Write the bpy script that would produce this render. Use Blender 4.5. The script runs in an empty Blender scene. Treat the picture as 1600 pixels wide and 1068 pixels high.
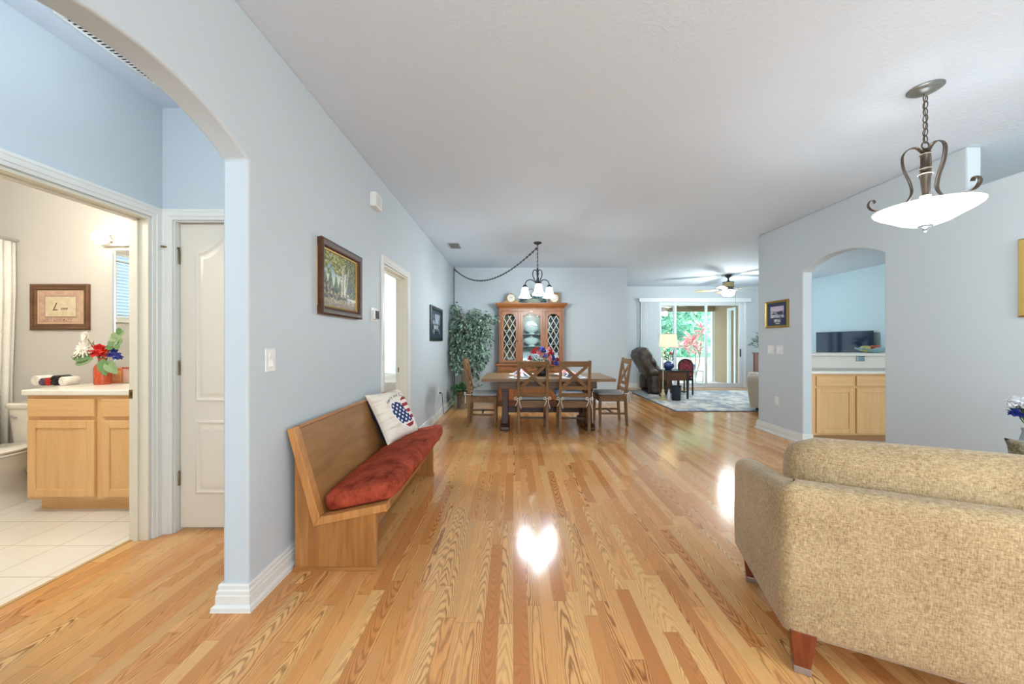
import bpy, bmesh, math, random
from math import pi, sin, cos, radians as R
from mathutils import Vector, Matrix, noise as mnoise

S = bpy.context.scene
COL = S.collection
random.seed(7)

# ------------------------------------------------------------------ camera
F = 570.0                      # focal length in pixels of the 1600 px wide frame
EYE = 1.275
cam_d = bpy.data.cameras.new('camera')
cam_d.sensor_width = 36.0
cam_d.lens = 36.0 * F / 1600.0
cam_d.shift_x = -2.0 / 1600.0
cam_d.clip_start = 0.05
cam_d.clip_end = 200
cam = bpy.data.objects.new('camera', cam_d)
COL.objects.link(cam)
cam.location = (0, 0, EYE)
cam.rotation_euler = (pi / 2, 0, 0)
S.camera = cam

# ------------------------------------------------------------------ view / world / lights
S.view_settings.view_transform = 'Standard'
S.view_settings.look = 'None'
S.view_settings.gamma = 1.0
S.view_settings.use_curve_mapping = False
S.view_settings.exposure = 0.37

W = bpy.data.worlds.new('world')
S.world = W
W.use_nodes = True
wb = W.node_tree.nodes['Background']
wb.inputs[0].default_value = (0.80, 0.92, 1.0, 1)
wb.inputs[1].default_value = 3.2


def light(name, kind, loc, energy, color=(1, 1, 1), size=None, size_y=None, rot=None, radius=None, angle=None):
    d = bpy.data.lights.new(name, kind)
    d.energy = energy
    d.color = color
    if kind == 'AREA':
        d.shape = 'RECTANGLE'
        d.size = size
        d.size_y = size_y or size
    if radius is not None:
        d.shadow_soft_size = radius
    if angle is not None:
        d.angle = angle
    o = bpy.data.objects.new(name, d)
    o.location = loc
    if rot:
        o.rotation_euler = rot
    COL.objects.link(o)
    return o


light('sun', 'SUN', (0, 20, 20), 4.0, (1.0, 0.96, 0.88), rot=(R(38), 0, R(-30)), angle=R(2))
# area lights at unseen rear windows; front and kitchen ones are added fill (see window_2 .. window_4)
light('front_fill_light', 'AREA', (1.1, -2.36, 1.50), 34, (0.96, 0.98, 1.0), 4.2, 2.1, rot=(R(90), 0, 0))
light('hall_window_light', 'AREA', (-1.87, -2.36, 1.55), 5, (0.90, 0.96, 1.0), 0.8, 1.9, rot=(R(90), 0, 0))
light('kitchen_fill_light', 'AREA', (5.6, -2.36, 1.6), 70, (0.92, 0.97, 1.0), 2.4, 1.5, rot=(R(90), 0, 0))
light('bedroom_window_light', 'AREA', (-4.9, 6.0, 1.5), 120, (0.97, 0.97, 0.96), 1.6, 1.5, rot=(R(90), 0, R(-90)))
# added fill lights, no fixtures, for foyer and hall; kitchen ceiling lamp is unseen
light('foyer_fill_light', 'POINT', (2.5, -1.0, 2.25), 66, (0.86, 0.94, 1.0), radius=0.25)
light('hall_wall_fill', 'AREA', (-1.41, 0.40, 2.45), 17, (0.78, 0.90, 1.0), 0.3, 0.3, rot=(R(90), 0, R(90)))
light('hall_top_fill', 'POINT', (-1.86, 1.80, 2.70), 3.0, (0.74, 0.89, 1.0), radius=0.12)
light('kitchen_ceiling_light', 'POINT', (5.4, 2.0, 2.60), 12, (1.0, 0.86, 0.70), radius=0.15)


# ------------------------------------------------------------------ colour + node helpers
def lin(c):
    c = c / 255.0
    return c / 12.92 if c <= 0.04045 else ((c + 0.055) / 1.055) ** 2.4


def rgb(r, g, b):
    return (lin(r), lin(g), lin(b), 1.0)


class NG:
    def __init__(self, name):
        self.m = bpy.data.materials.new(name)
        self.m.use_nodes = True
        self.t = self.m.node_tree
        self.bsdf = self.t.nodes['Principled BSDF']
        self.out = self.t.nodes['Material Output']

    def n(self, typ, **kw):
        nd = self.t.nodes.new(typ)
        for k, v in kw.items():
            setattr(nd, k, v)
        return nd

    def set(self, sock, v):
        if isinstance(v, bpy.types.NodeSocket):
            self.t.links.new(v, sock)
        elif v is not None:
            sock.default_value = v

    def math(self, op, a, b=None, c=None, clamp=False):
        nd = self.n('ShaderNodeMath', operation=op)
        nd.use_clamp = clamp
        self.set(nd.inputs[0], a)
        if b is not None:
            self.set(nd.inputs[1], b)
        if c is not None:
            self.set(nd.inputs[2], c)
        return nd.outputs[0]

    def coord(self, kind='Object'):
        return self.n('ShaderNodeTexCoord').outputs[kind]

    def mapping(self, v, scale=(1, 1, 1), loc=(0, 0, 0), rot=(0, 0, 0)):
        nd = self.n('ShaderNodeMapping')
        self.set(nd.inputs['Vector'], v)
        nd.inputs['Scale'].default_value = scale
        nd.inputs['Location'].default_value = loc
        nd.inputs['Rotation'].default_value = rot
        return nd.outputs[0]

    def noise(self, v, scale=5, detail=3, rough=0.5, dist=0.0):
        nd = self.n('ShaderNodeTexNoise')
        self.set(nd.inputs['Vector'], v)
        nd.inputs['Scale'].default_value = scale
        nd.inputs['Detail'].default_value = detail
        nd.inputs['Roughness'].default_value = rough
        nd.inputs['Distortion'].default_value = dist
        return nd.outputs[0]

    def mix(self, fac, a, b, mode='MIX'):
        nd = self.n('ShaderNodeMix', data_type='RGBA', blend_type=mode)
        self.set(nd.inputs[0], fac)
        self.set(nd.inputs[6], a)
        self.set(nd.inputs[7], b)
        return nd.outputs[2]

    def ramp(self, fac, stops):
        nd = self.n('ShaderNodeValToRGB')
        el = nd.color_ramp.elements
        while len(el) < len(stops):
            el.new(0.5)
        for e, (p, c) in zip(el, stops):
            e.position = p
            e.color = c
        self.set(nd.inputs[0], fac)
        return nd.outputs[0]

    def bump(self, h, strength=0.2, dist=0.01):
        nd = self.n('ShaderNodeBump')
        self.set(nd.inputs['Height'], h)
        nd.inputs['Strength'].default_value = strength
        nd.inputs['Distance'].default_value = dist
        self.set(self.bsdf.inputs['Normal'], nd.outputs[0])

    def p(self, **kw):
        names = dict(color='Base Color', rough='Roughness', metal='Metallic', spec='Specular IOR Level',
                     em='Emission Color', ems='Emission Strength', sheen='Sheen Weight', coat='Coat Weight',
                     trans='Transmission Weight', ior='IOR', sss='Subsurface Weight')
        for k, v in kw.items():
            self.set(self.bsdf.inputs[names[k]], v)
        return self


_cache = {}


def cached(fn):
    def f(*a, **k):
        key = (fn.__name__, a, tuple(sorted(k.items())))
        if key not in _cache:
            _cache[key] = fn(*a, **k)
        return _cache[key]
    return f


@cached
def plain(c, rough=0.5, metal=0.0, var=0.06, scale=8.0, spec=0.5):
    g = NG('plain')
    v = g.noise(g.coord(), scale, 3)
    base = rgb(*c)
    dark = tuple(max(0, x * (1 - var * 2)) for x in base[:3]) + (1,)
    g.p(color=g.mix(v, dark, base), rough=rough, metal=metal, spec=spec)
    return g.m


@cached
def paint(c, bump=0.12, scale=90.0, rough=0.55):
    g = NG('paint')
    h = g.noise(g.coord(), scale, 2, 0.5)
    g.p(color=rgb(*c), rough=rough, spec=0.3)
    g.bump(h, bump, 0.004)
    return g.m


@cached
def ceiling_mat():
    g = NG('knockdown_ceiling')
    h = g.noise(g.coord(), 38, 3, 0.6, 0.6)
    r = g.ramp(h, [(0.42, (0, 0, 0, 1)), (0.6, (1, 1, 1, 1))])
    g.p(color=rgb(214, 225, 236), rough=0.8, spec=0.2)  # bluish tint put into the paint to offset warm light off the floor
    g.bump(r, 0.22, 0.005)
    return g.m


@cached
def wood(c1, c2, axis='z', scale=14.0, rough=0.4, ring=0.5, stretch=0.07):
    """grain running along axis"""
    g = NG('wood')
    sc = {'x': (stretch, 1, 1), 'y': (1, stretch, 1), 'z': (1, 1, stretch)}[axis]
    v = g.mapping(g.coord(), sc)
    n1 = g.noise(v, scale, 5, 0.6, 0.8)
    n2 = g.noise(v, scale * 6, 3, 0.6)
    s = g.math('SINE', g.math('MULTIPLY', n1, 26.0))
    s = g.math('MULTIPLY_ADD', s, 0.5 * ring, 0.5)
    f = g.math('ADD', g.math('MULTIPLY', s, 0.55), g.math('MULTIPLY', n2, 0.45))
    col = g.ramp(f, [(0.25, rgb(*c1)), (0.75, rgb(*c2))])
    g.p(color=col, rough=rough, spec=0.4)
    g.bump(n2, 0.05, 0.002)
    return g.m


@cached
def floor_mat():
    g = NG('strip_laminate')
    sep = g.n('ShaderNodeSeparateXYZ')
    g.set(sep.inputs[0], g.coord())
    x, y = sep.outputs[0], sep.outputs[1]
    WD, LN = 0.066, 0.95
    u = g.math('DIVIDE', x, WD)
    col = g.math('FLOOR', u)
    fu = g.math('SUBTRACT', u, col)
    w1 = g.n('ShaderNodeTexWhiteNoise', noise_dimensions='1D')
    g.set(w1.inputs['W'], col)
    v = g.math('DIVIDE', g.math('MULTIPLY_ADD', w1.outputs['Value'], 7.31, y), LN)
    row = g.math('FLOOR', v)
    fv = g.math('SUBTRACT', v, row)
    cv = g.n('ShaderNodeCombineXYZ')
    g.set(cv.inputs[0], col)
    g.set(cv.inputs[1], row)
    w2 = g.n('ShaderNodeTexWhiteNoise', noise_dimensions='2D')
    g.set(w2.inputs['Vector'], cv.outputs[0])
    sc = g.n('ShaderNodeSeparateColor')
    g.set(sc.inputs[0], w2.outputs['Color'])
    r, gg, b = sc.outputs[0], sc.outputs[1], sc.outputs[2]
    tone = w2.outputs['Value']
    # cathedral grain: nested parabolas, one set per strip
    u0 = g.math('MULTIPLY_ADD', gg, 1.5, -0.25)
    du = g.math('SUBTRACT', fu, u0)
    nv = g.noise(g.mapping(g.coord(), (22, 5, 1)), 1.0, 2, 0.5)
    nv2 = g.noise(g.mapping(g.coord(), (60, 5, 1)), 1.0, 3, 0.6)
    ph = g.math('MULTIPLY', g.math('MULTIPLY', du, du), g.math('MULTIPLY_ADD', b, 7.0, 5.0))
    bb = g.math('MULTIPLY', g.math('SUBTRACT', r, 0.5), 36.0)
    ph = g.math('ADD', ph, g.math('MULTIPLY', g.math('MULTIPLY', v, LN), bb))
    ph = g.math('ADD', ph, g.math('MULTIPLY', nv, 2.6))
    ph = g.math('ADD', ph, g.math('MULTIPLY', nv2, 0.8))
    s = g.math('MULTIPLY_ADD', g.math('SINE', g.math('MULTIPLY', ph, 2 * pi)), 0.5, 0.5)
    s = g.math('POWER', s, 2.2)
    contrast = g.math('MULTIPLY_ADD', g.math('POWER', g.math('FRACT', g.math('MULTIPLY', tone, 7.0)), 2.0), 0.62, 0.22)
    base = g.ramp(tone, [(0.0, rgb(204, 134, 76)), (0.14, rgb(224, 156, 92)), (0.45, rgb(238, 176, 110)), (1.0, rgb(246, 196, 130))])
    fine = g.noise(g.mapping(g.coord(), (260, 9, 1)), 1.0, 4, 0.65)
    base = g.mix(g.math('MULTIPLY', g.math('POWER', fine, 1.5), 0.55), base, rgb(160, 94, 48))
    c = g.mix(g.math('MULTIPLY', s, contrast), base, rgb(118, 64, 28))
    e1 = g.math('LESS_THAN', g.math('ABSOLUTE', g.math('SUBTRACT', fu, 0.5)), 0.488)
    e2 = g.math('LESS_THAN', g.math('ABSOLUTE', g.math('SUBTRACT', fv, 0.5)), 0.4975)
    edge = g.math('SUBTRACT', 1.0, g.math('MULTIPLY', e1, e2))
    c = g.mix(g.math('MULTIPLY', edge, 0.30), c, rgb(140, 88, 48))
    g.p(color=c, rough=g.math('MULTIPLY_ADD', fine, 0.08, 0.10), spec=0.5)
    g.bump(fine, 0.03, 0.001)
    return g.m


@cached
def tile_mat(c, grout, size, ox=0.0, oy=0.0, rough=0.3):
    g = NG('tile')
    sep = g.n('ShaderNodeSeparateXYZ')
    g.set(sep.inputs[0], g.coord())
    d = []
    for s, o in ((sep.outputs[0], ox), (sep.outputs[1], oy)):
        f = g.math('FRACT', g.math('DIVIDE', g.math('SUBTRACT', s, o - 40 * size), size))
        d.append(g.math('ABSOLUTE', g.math('SUBTRACT', f, 0.5)))
    line = g.math('GREATER_THAN', g.math('MAXIMUM', d[0], d[1]), 0.5 - 0.004 / size)
    n1 = g.noise(g.coord(), 6, 4)
    base = g.mix(n1, tuple(x * 0.9 for x in rgb(*c)[:3]) + (1,), rgb(*c))
    g.p(color=g.mix(line, base, rgb(*grout)), rough=rough)
    return g.m


@cached
def fabric(c1, c2, scale=260.0, rough=0.9, sheen=0.2, stretch=(1, 1, 1)):
    g = NG('fabric')
    co = g.coord()
    a = g.noise(g.mapping(co, (stretch[0], stretch[1], stretch[2] * 0.22)), scale, 2, 0.6)
    b = g.noise(g.mapping(co, (0.22 * stretch[0], 0.22 * stretch[1], stretch[2])), scale, 2, 0.6)
    big = g.noise(co, 5, 3)
    f = g.math('ADD', g.math('MULTIPLY', g.math('ADD', a, b), 0.42), g.math('MULTIPLY', big, 0.16))
    g.p(color=g.ramp(f, [(0.34, rgb(*c1)), (0.64, rgb(*c2))]), rough=rough, sheen=sheen, spec=0.2)
    g.bump(g.math('ADD', a, b), 0.22, 0.002)
    return g.m


@cached
def velvet(c1, c2):
    g = NG('velvet')
    co = g.coord()
    a = g.noise(co, 9, 5, 0.65, 0.4)
    b = g.noise(co, 60, 3, 0.6)
    f = g.math('ADD', g.math('MULTIPLY', a, 0.75), g.math('MULTIPLY', b, 0.25))
    g.p(color=g.ramp(f, [(0.34, rgb(*c1)), (0.64, rgb(*c2))]), rough=0.85, sheen=0.0, spec=0.08)
    g.bump(b, 0.25, 0.004)
    return g.m


@cached
def leather(c1, c2):
    g = NG('leather')
    co = g.coord()
    a = g.noise(co, 7, 4)
    b = g.noise(co, 120, 2)
    g.p(color=g.ramp(a, [(0.3, rgb(*c1)), (0.7, rgb(*c2))]), rough=0.38)
    g.bump(b, 0.12, 0.002)
    return g.m


@cached
def leafy(c1, c2, rough=0.5, scale=3.0):
    g = NG('leafy')
    a = g.noise(g.coord(), scale, 3, 0.7)
    geo = g.n('ShaderNodeNewGeometry')
    f = g.math('ADD', g.math('MULTIPLY', a, 0.5), g.math('MULTIPLY', geo.outputs['Random Per Island'], 0.5))
    g.p(color=g.ramp(f, [(0.25, rgb(*c1)), (0.75, rgb(*c2))]), rough=rough, spec=0.3)
    return g.m


@cached
def glow(c, strength, rough=0.3):
    g = NG('lit_glass')
    v = g.noise(g.coord(), 12, 2)
    g.p(color=rgb(*c), rough=rough, em=g.mix(g.math('MULTIPLY', v, 0.15), rgb(*c), rgb(235, 238, 240)), ems=strength)
    return g.m


@cached
def glass(tint=(255, 255, 255), refl=0.12):
    g = NG('thin_glass')
    t = g.n('ShaderNodeBsdfTransparent')
    t.inputs[0].default_value = rgb(*tint)
    gl = g.n('ShaderNodeBsdfGlossy')
    gl.inputs['Roughness'].default_value = 0.02
    lw = g.n('ShaderNodeLayerWeight')
    lw.inputs[0].default_value = 0.35
    fac = g.math('MULTIPLY_ADD', lw.outputs['Fresnel'], refl, refl * 0.1, clamp=True)
    mx = g.n('ShaderNodeMixShader')
    g.set(mx.inputs[0], fac)
    g.set(mx.inputs[1], t.outputs[0])
    g.set(mx.inputs[2], gl.outputs[0])
    g.t.links.new(mx.outputs[0], g.out.inputs['Surface'])
    return g.m


@cached
def mirror_mat():
    g = NG('mirror')
    v = g.noise(g.coord(), 3, 1)
    g.p(color=g.mix(v, rgb(236, 238, 238), rgb(242, 243, 243)), rough=0.02, metal=1.0)
    return g.m


@cached
def vcol(rough=0.6, spec=0.3):
    g = NG('painted')
    a = g.n('ShaderNodeAttribute', attribute_name='Col')
    w = g.noise(g.coord(), 300, 2)
    g.p(color=a.outputs['Color'], rough=rough, spec=spec)
    g.bump(w, 0.08, 0.001)
    return g.m


WHITE = (232, 231, 226)
M_TRIM = plain((228, 227, 221), 0.35, var=0.02)
M_PLASTIC = plain((232, 232, 228), 0.35, var=0.02)


# ------------------------------------------------------------------ mesh builder
def world_loc(o):
    v = Vector((0, 0, 0))
    while o:
        v = v + o.location
        o = o.parent
    return v


class MB:
    def __init__(self):
        self.bm = bmesh.new()

    def face(self, pts):
        try:
            return self.bm.faces.new([self.bm.verts.new(p) for p in pts])
        except ValueError:
            return None

    def box(self, x0, x1, y0, y1, z0, z1, M=None):
        vs = [Vector((x, y, z)) for x in (x0, x1) for y in (y0, y1) for z in (z0, z1)]
        if M is not None:
            vs = [M @ v for v in vs]
        b = [self.bm.verts.new(v) for v in vs]
        for f in ((0, 1, 3, 2), (4, 6, 7, 5), (0, 4, 5, 1), (2, 3, 7, 6), (0, 2, 6, 4), (1, 5, 7, 3)):
            self.bm.faces.new([b[i] for i in f])
        return self

    def beam(self, p, q, w, h, up=(0, 0, 1)):
        """box of section w x h from p to q"""
        p, q = Vector(p), Vector(q)
        d = (q - p)
        L = d.length
        d.normalize()
        upv = Vector(up)
        s = d.cross(upv)
        if s.length < 1e-5:
            s = d.cross(Vector((1, 0, 0)))
        s.normalize()
        t = s.cross(d)
        M = Matrix(((d.x, s.x, t.x, p.x), (d.y, s.y, t.y, p.y), (d.z, s.z, t.z, p.z), (0, 0, 0, 1)))
        return self.box(0, L, -w / 2, w / 2, -h / 2, h / 2, M)

    def prism(self, pts, axis, a0, a1):
        def P(u, v, a):
            return {'x': (a, u, v), 'y': (u, a, v), 'z': (u, v, a)}[axis]
        A = [self.bm.verts.new(P(u, v, a0)) for u, v in pts]
        B = [self.bm.verts.new(P(u, v, a1)) for u, v in pts]
        self.bm.faces.new(A)
        self.bm.faces.new(B[::-1])
        n = len(pts)
        for i in range(n):
            j = (i + 1) % n
            self.bm.faces.new([A[i], B[i], B[j], A[j]])
        return self

    def loft(self, rings, cap=True, closed_path=False, closed_ring=True):
        vr = [[self.bm.verts.new(p) for p in r] for r in rings]
        n = len(vr[0])
        m = len(vr)
        for i in range(m if closed_path else m - 1):
            a, b = vr[i], vr[(i + 1) % m]
            for k in range(n if closed_ring else n - 1):
                kk = (k + 1) % n
                try:
                    self.bm.faces.new([a[k], a[kk], b[kk], b[k]])
                except ValueError:
                    pass
        if cap and not closed_path and closed_ring:
            for r in (vr[0], vr[-1]):
                try:
                    self.bm.faces.new(r)
                except ValueError:
                    pass
        return self

    def lathe(self, prof, c=(0, 0, 0), seg=24, M=None, cap=True):
        rings = []
        for r, z in prof:
            ring = []
            for k in range(seg):
                a = 2 * pi * k / seg
                v = Vector((c[0] + max(r, 1e-4) * cos(a), c[1] + max(r, 1e-4) * sin(a), c[2] + z))
                if M is not None:
                    v = M @ v
                ring.append(v)
            rings.append(ring)
        return self.loft(rings, cap)

    def tube(self, pts, r, seg=8, closed=False, cap=True, flat=None):
        """sweep a circle (or an ellipse r x flat) along pts"""
        pts = [Vector(p) for p in pts]
        n = len(pts)
        rs = r if isinstance(r, (list, tuple)) else [r] * n
        rings = []
        prev = None
        for i, p in enumerate(pts):
            if closed:
                t = pts[(i + 1) % n] - pts[i - 1]
            else:
                t = pts[min(i + 1, n - 1)] - pts[max(i - 1, 0)]
            if t.length < 1e-9:
                t = Vector((0, 0, 1))
            t.normalize()
            if prev is None:
                ref = Vector((0, 0, 1)) if abs(t.z) < 0.9 else Vector((1, 0, 0))
                s = t.cross(ref).normalized()
            else:
                s = (prev - t * prev.dot(t))
                s = s.normalized() if s.length > 1e-6 else t.orthogonal().normalized()
            prev = s
            q = t.cross(s)
            rings.append([p + s * cos(2 * pi * k / seg) * (flat if flat else rs[i]) + q * sin(2 * pi * k / seg) * rs[i] for k in range(seg)])
        return self.loft(rings, cap, closed_path=closed)

    def ball(self, c, r, seg=14, rings=9, M=None):
        if not isinstance(r, (tuple, list)):
            r = (r, r, r)
        rr = []
        for i in range(rings + 1):
            th = pi * i / rings
            ring = []
            for k in range(seg):
                a = 2 * pi * k / seg
                s = max(sin(th), 1e-3)
                v = Vector((r[0] * s * cos(a), r[1] * s * sin(a), r[2] * cos(th)))
                if M is not None:
                    v = M @ v
                ring.append(v + Vector(c))
            rr.append(ring)
        return self.loft(rr, True)

    def rbox(self, x0, x1, y0, y1, z0, z1, r=0.04, puff=0.0, n=10, M=None):
        """soft rounded cushion-like block"""
        cx, cy, cz = (x0 + x1) / 2, (y0 + y1) / 2, (z0 + z1) / 2
        hx, hy, hz = (x1 - x0) / 2, (y1 - y0) / 2, (z1 - z0) / 2
        bm2 = bmesh.new()
        bmesh.ops.create_cube(bm2, size=2.0)
        bmesh.ops.subdivide_edges(bm2, edges=bm2.edges[:], cuts=n, use_grid_fill=True)
        for v in bm2.verts:
            q = Vector((v.co.x * hx, v.co.y * hy, v.co.z * hz))
            inner = Vector((max(-hx + r, min(hx - r, q.x)), max(-hy + r, min(hy - r, q.y)), max(-hz + r, min(hz - r, q.z))))
            d = q - inner
            if d.length > 1e-9:
                q = inner + d.normalized() * r
            if puff:
                ax, ay, az = q.x / hx, q.y / hy, q.z / hz
                q.x += puff * ax * max(0, 1 - ay * ay) * max(0, 1 - az * az)
                q.y += puff * ay * max(0, 1 - ax * ax) * max(0, 1 - az * az)
                q.z += puff * az * max(0, 1 - ax * ax) * max(0, 1 - ay * ay)
            q = q + Vector((cx, cy, cz))
            v.co = M @ q if M is not None else q
        mp = {}
        for v in bm2.verts:
            mp[v] = self.bm.verts.new(v.co)
        for f in bm2.faces:
            self.bm.faces.new([mp[v] for v in f.verts])
        bm2.free()
        return self

    def leaf(self, c, d, up, L, Wd, fold=0.25):
        """small pointed leaf: 6 verts folded along its midrib"""
        c, d, up = Vector(c), Vector(d).normalized(), Vector(up)
        s = d.cross(up)
        if s.length < 1e-4:
            s = d.orthogonal()
        s.normalize()
        nrm = s.cross(d)
        b = self.bm.verts.new(c)
        m = self.bm.verts.new(c + d * L * 0.5)
        t = self.bm.verts.new(c + d * L)
        l = self.bm.verts.new(c + d * L * 0.42 + s * Wd * 0.5 + nrm * Wd * fold)
        r = self.bm.verts.new(c + d * L * 0.42 - s * Wd * 0.5 + nrm * Wd * fold)
        for f in ((b, l, m), (m, l, t), (b, m, r), (m, t, r)):
            self.bm.faces.new(f)
        return self

    def petal(self, c, d, up, L, Wd, cup=0.25, droop=0.0, n=5, tip=0.5):
        """rounded petal or broad leaf, cupped along its midrib and drooping to the tip"""
        c, d, up = Vector(c), Vector(d).normalized(), Vector(up)
        s = d.cross(up)
        if s.length < 1e-4:
            s = d.orthogonal()
        s.normalize()
        nrm = s.cross(d)
        rows = []
        for i in range(n + 1):
            t = i / n
            w = Wd * 0.5 * (sin(pi * t ** (0.5 + tip * 0.5)) ** 0.75) if 0 < t < 1 else 0.0
            m = c + d * L * t - nrm * droop * L * t * t
            if w < 1e-6:
                rows.append([self.bm.verts.new(m)])
            else:
                rows.append([self.bm.verts.new(m + s * w + nrm * w * cup), self.bm.verts.new(m), self.bm.verts.new(m - s * w + nrm * w * cup)])
        for a, b in zip(rows, rows[1:]):
            if len(a) == 1:
                self.bm.faces.new([a[0], b[0], b[1]])
                self.bm.faces.new([a[0], b[1], b[2]])
            elif len(b) == 1:
                self.bm.faces.new([a[0], b[0], a[1]])
                self.bm.faces.new([a[1], b[0], a[2]])
            else:
                self.bm.faces.new([a[0], b[0], b[1], a[1]])
                self.bm.faces.new([a[1], b[1], b[2], a[2]])
        return self

    def xf(self, M):
        self.bm.transform(M)
        return self

    def build(self, name, mat, parent=None, smooth=None, bevel=0.0, seg=2, loc=None, world=False, sub=0, kind=None):
        bmesh.ops.recalc_face_normals(self.bm, faces=self.bm.faces[:])
        me = bpy.data.meshes.new(name)
        off = None
        if loc is not None:
            off = Vector(loc)
        elif world and parent is not None:
            off = world_loc(parent)
        if off is not None:
            self.bm.transform(Matrix.Translation(-off))
        self.bm.to_mesh(me)
        self.bm.free()
        me.materials.append(mat)
        if smooth is not None:
            for p in me.polygons:
                p.use_smooth = True
            if smooth < 180:
                me.set_sharp_from_angle(angle=R(smooth))
        o = bpy.data.objects.new(name, me)
        COL.objects.link(o)
        if loc is not None:
            o.location = loc
        if parent is not None:
            o.parent = parent
        if bevel:
            md = o.modifiers.new('bevel', 'BEVEL')
            md.width = bevel
            md.segments = seg
            md.limit_method = 'ANGLE'
            md.angle_limit = R(40)
        if sub:
            md = o.modifiers.new('subsurf', 'SUBSURF')
            md.levels = sub
            md.render_levels = sub
        if kind:
            o['kind'] = kind
        return o


def tag(o, label, cat, group=None, kind=None):
    o['label'] = label
    o['category'] = cat
    if group:
        o['group'] = group
    if kind:
        o['kind'] = kind
    return o


def thing(name, label, cat, loc=(0, 0, 0), rz=0.0, group=None):
    o = bpy.data.objects.new(name, None)
    o.empty_display_size = 0.1
    COL.objects.link(o)
    o.location = loc
    o.rotation_euler = (0, 0, rz)
    return tag(o, label, cat, group)


def dup(root, label=None, loc=None, rz=None):
    def cp(o, parent):
        c = o.copy()
        COL.objects.link(c)
        if parent is not None:
            c.parent = parent
        for ch in [x for x in bpy.data.objects if x.parent == o]:
            cp(ch, c)
        return c
    r = cp(root, None)
    if label:
        r['label'] = label
    if loc is not None:
        r.location = loc
    if rz is not None:
        r.rotation_euler = (0, 0, rz)
    return r


def at(px, py, Y):
    """photo pixel at depth Y -> world point"""
    return Vector(((px - 802.0) * Y / F, Y, EYE + (534.0 - py) * Y / F))


def smooth_path(pts, n=6):
    """Catmull-Rom through pts"""
    P = [Vector(p) for p in pts]
    P = [P[0] * 2 - P[1]] + P + [P[-1] * 2 - P[-2]]
    out = []
    for i in range(1, len(P) - 2):
        for k in range(n):
            t = k / n
            a, b, c, d = P[i - 1], P[i], P[i + 1], P[i + 2]
            out.append(0.5 * ((2 * b) + (c - a) * t + (2 * a - 5 * b + 4 * c - d) * t * t + (3 * b - a - 3 * c + d) * t ** 3))
    out.append(P[-2])
    return out


def set_cols(o, fn):
    me = o.data
    at_ = me.color_attributes.new('Col', 'FLOAT_COLOR', 'POINT')
    for i, v in enumerate(me.vertices):
        at_.data[i].color = rgb(*fn(v.co))


def canvas(name, w, h, nx, ny, fn, parent, d=0.0, rough=0.6):
    """flat painted sheet in the local xz plane, facing -y; fn(u, v) with u, v in 0..1"""
    mb = MB()
    vs = [[mb.bm.verts.new((-w / 2 + w * i / nx, -d, -h / 2 + h * j / ny)) for i in range(nx + 1)] for j in range(ny + 1)]
    for j in range(ny):
        for i in range(nx):
            mb.bm.faces.new([vs[j][i], vs[j][i + 1], vs[j + 1][i + 1], vs[j + 1][i]])
    o = mb.build(name, vcol(rough), parent)
    set_cols(o, lambda co: fn(co.x / w + 0.5, co.z / h + 0.5))
    return o


def frame_ring(w, h, prof):
    """mitred picture frame: prof = [(inset from outer edge, depth towards viewer)], closed loop"""
    mb = MB()
    rings = []
    for sx, sz in ((-1, -1), (1, -1), (1, 1), (-1, 1)):
        rings.append([(sx * (w / 2 - i), -d, sz * (h / 2 - i)) for i, d in prof])
    mb.loft(rings, False, closed_path=True)
    return mb


def text_bm(mb, body, size, M, extrude=0.0006, align='CENTER', shear=0.0, warp=None):
    cu = bpy.data.curves.new('lettering', 'FONT')
    cu.body = body
    cu.size = size
    cu.align_x = align
    cu.align_y = 'CENTER'
    cu.extrude = extrude
    cu.shear = shear
    cu.resolution_u = 3
    o = bpy.data.objects.new('lettering', cu)
    COL.objects.link(o)
    bpy.context.view_layer.update()
    me = bpy.data.meshes.new_from_object(o.evaluated_get(bpy.context.evaluated_depsgraph_get()))
    bpy.data.objects.remove(o)
    mp = []
    for v in me.vertices:
        q = M @ v.co
        if warp:
            q = warp(q)
        mp.append(mb.bm.verts.new(q))
    for p in me.polygons:
        try:
            mb.bm.faces.new([mp[i] for i in p.vertices])
        except ValueError:
            pass
    bpy.data.meshes.remove(me)
    return mb


def fbm(x, y, z=0.0, o=4):
    s, a, f = 0.0, 0.5, 1.0
    for _ in range(o):
        s += a * mnoise.noise(Vector((x * f, y * f, z)))
        a *= 0.5
        f *= 2.0
    return s


def lerp3(a, b, t):
    t = max(0.0, min(1.0, t))
    return tuple(a[i] + (b[i] - a[i]) * t for i in range(3))


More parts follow.
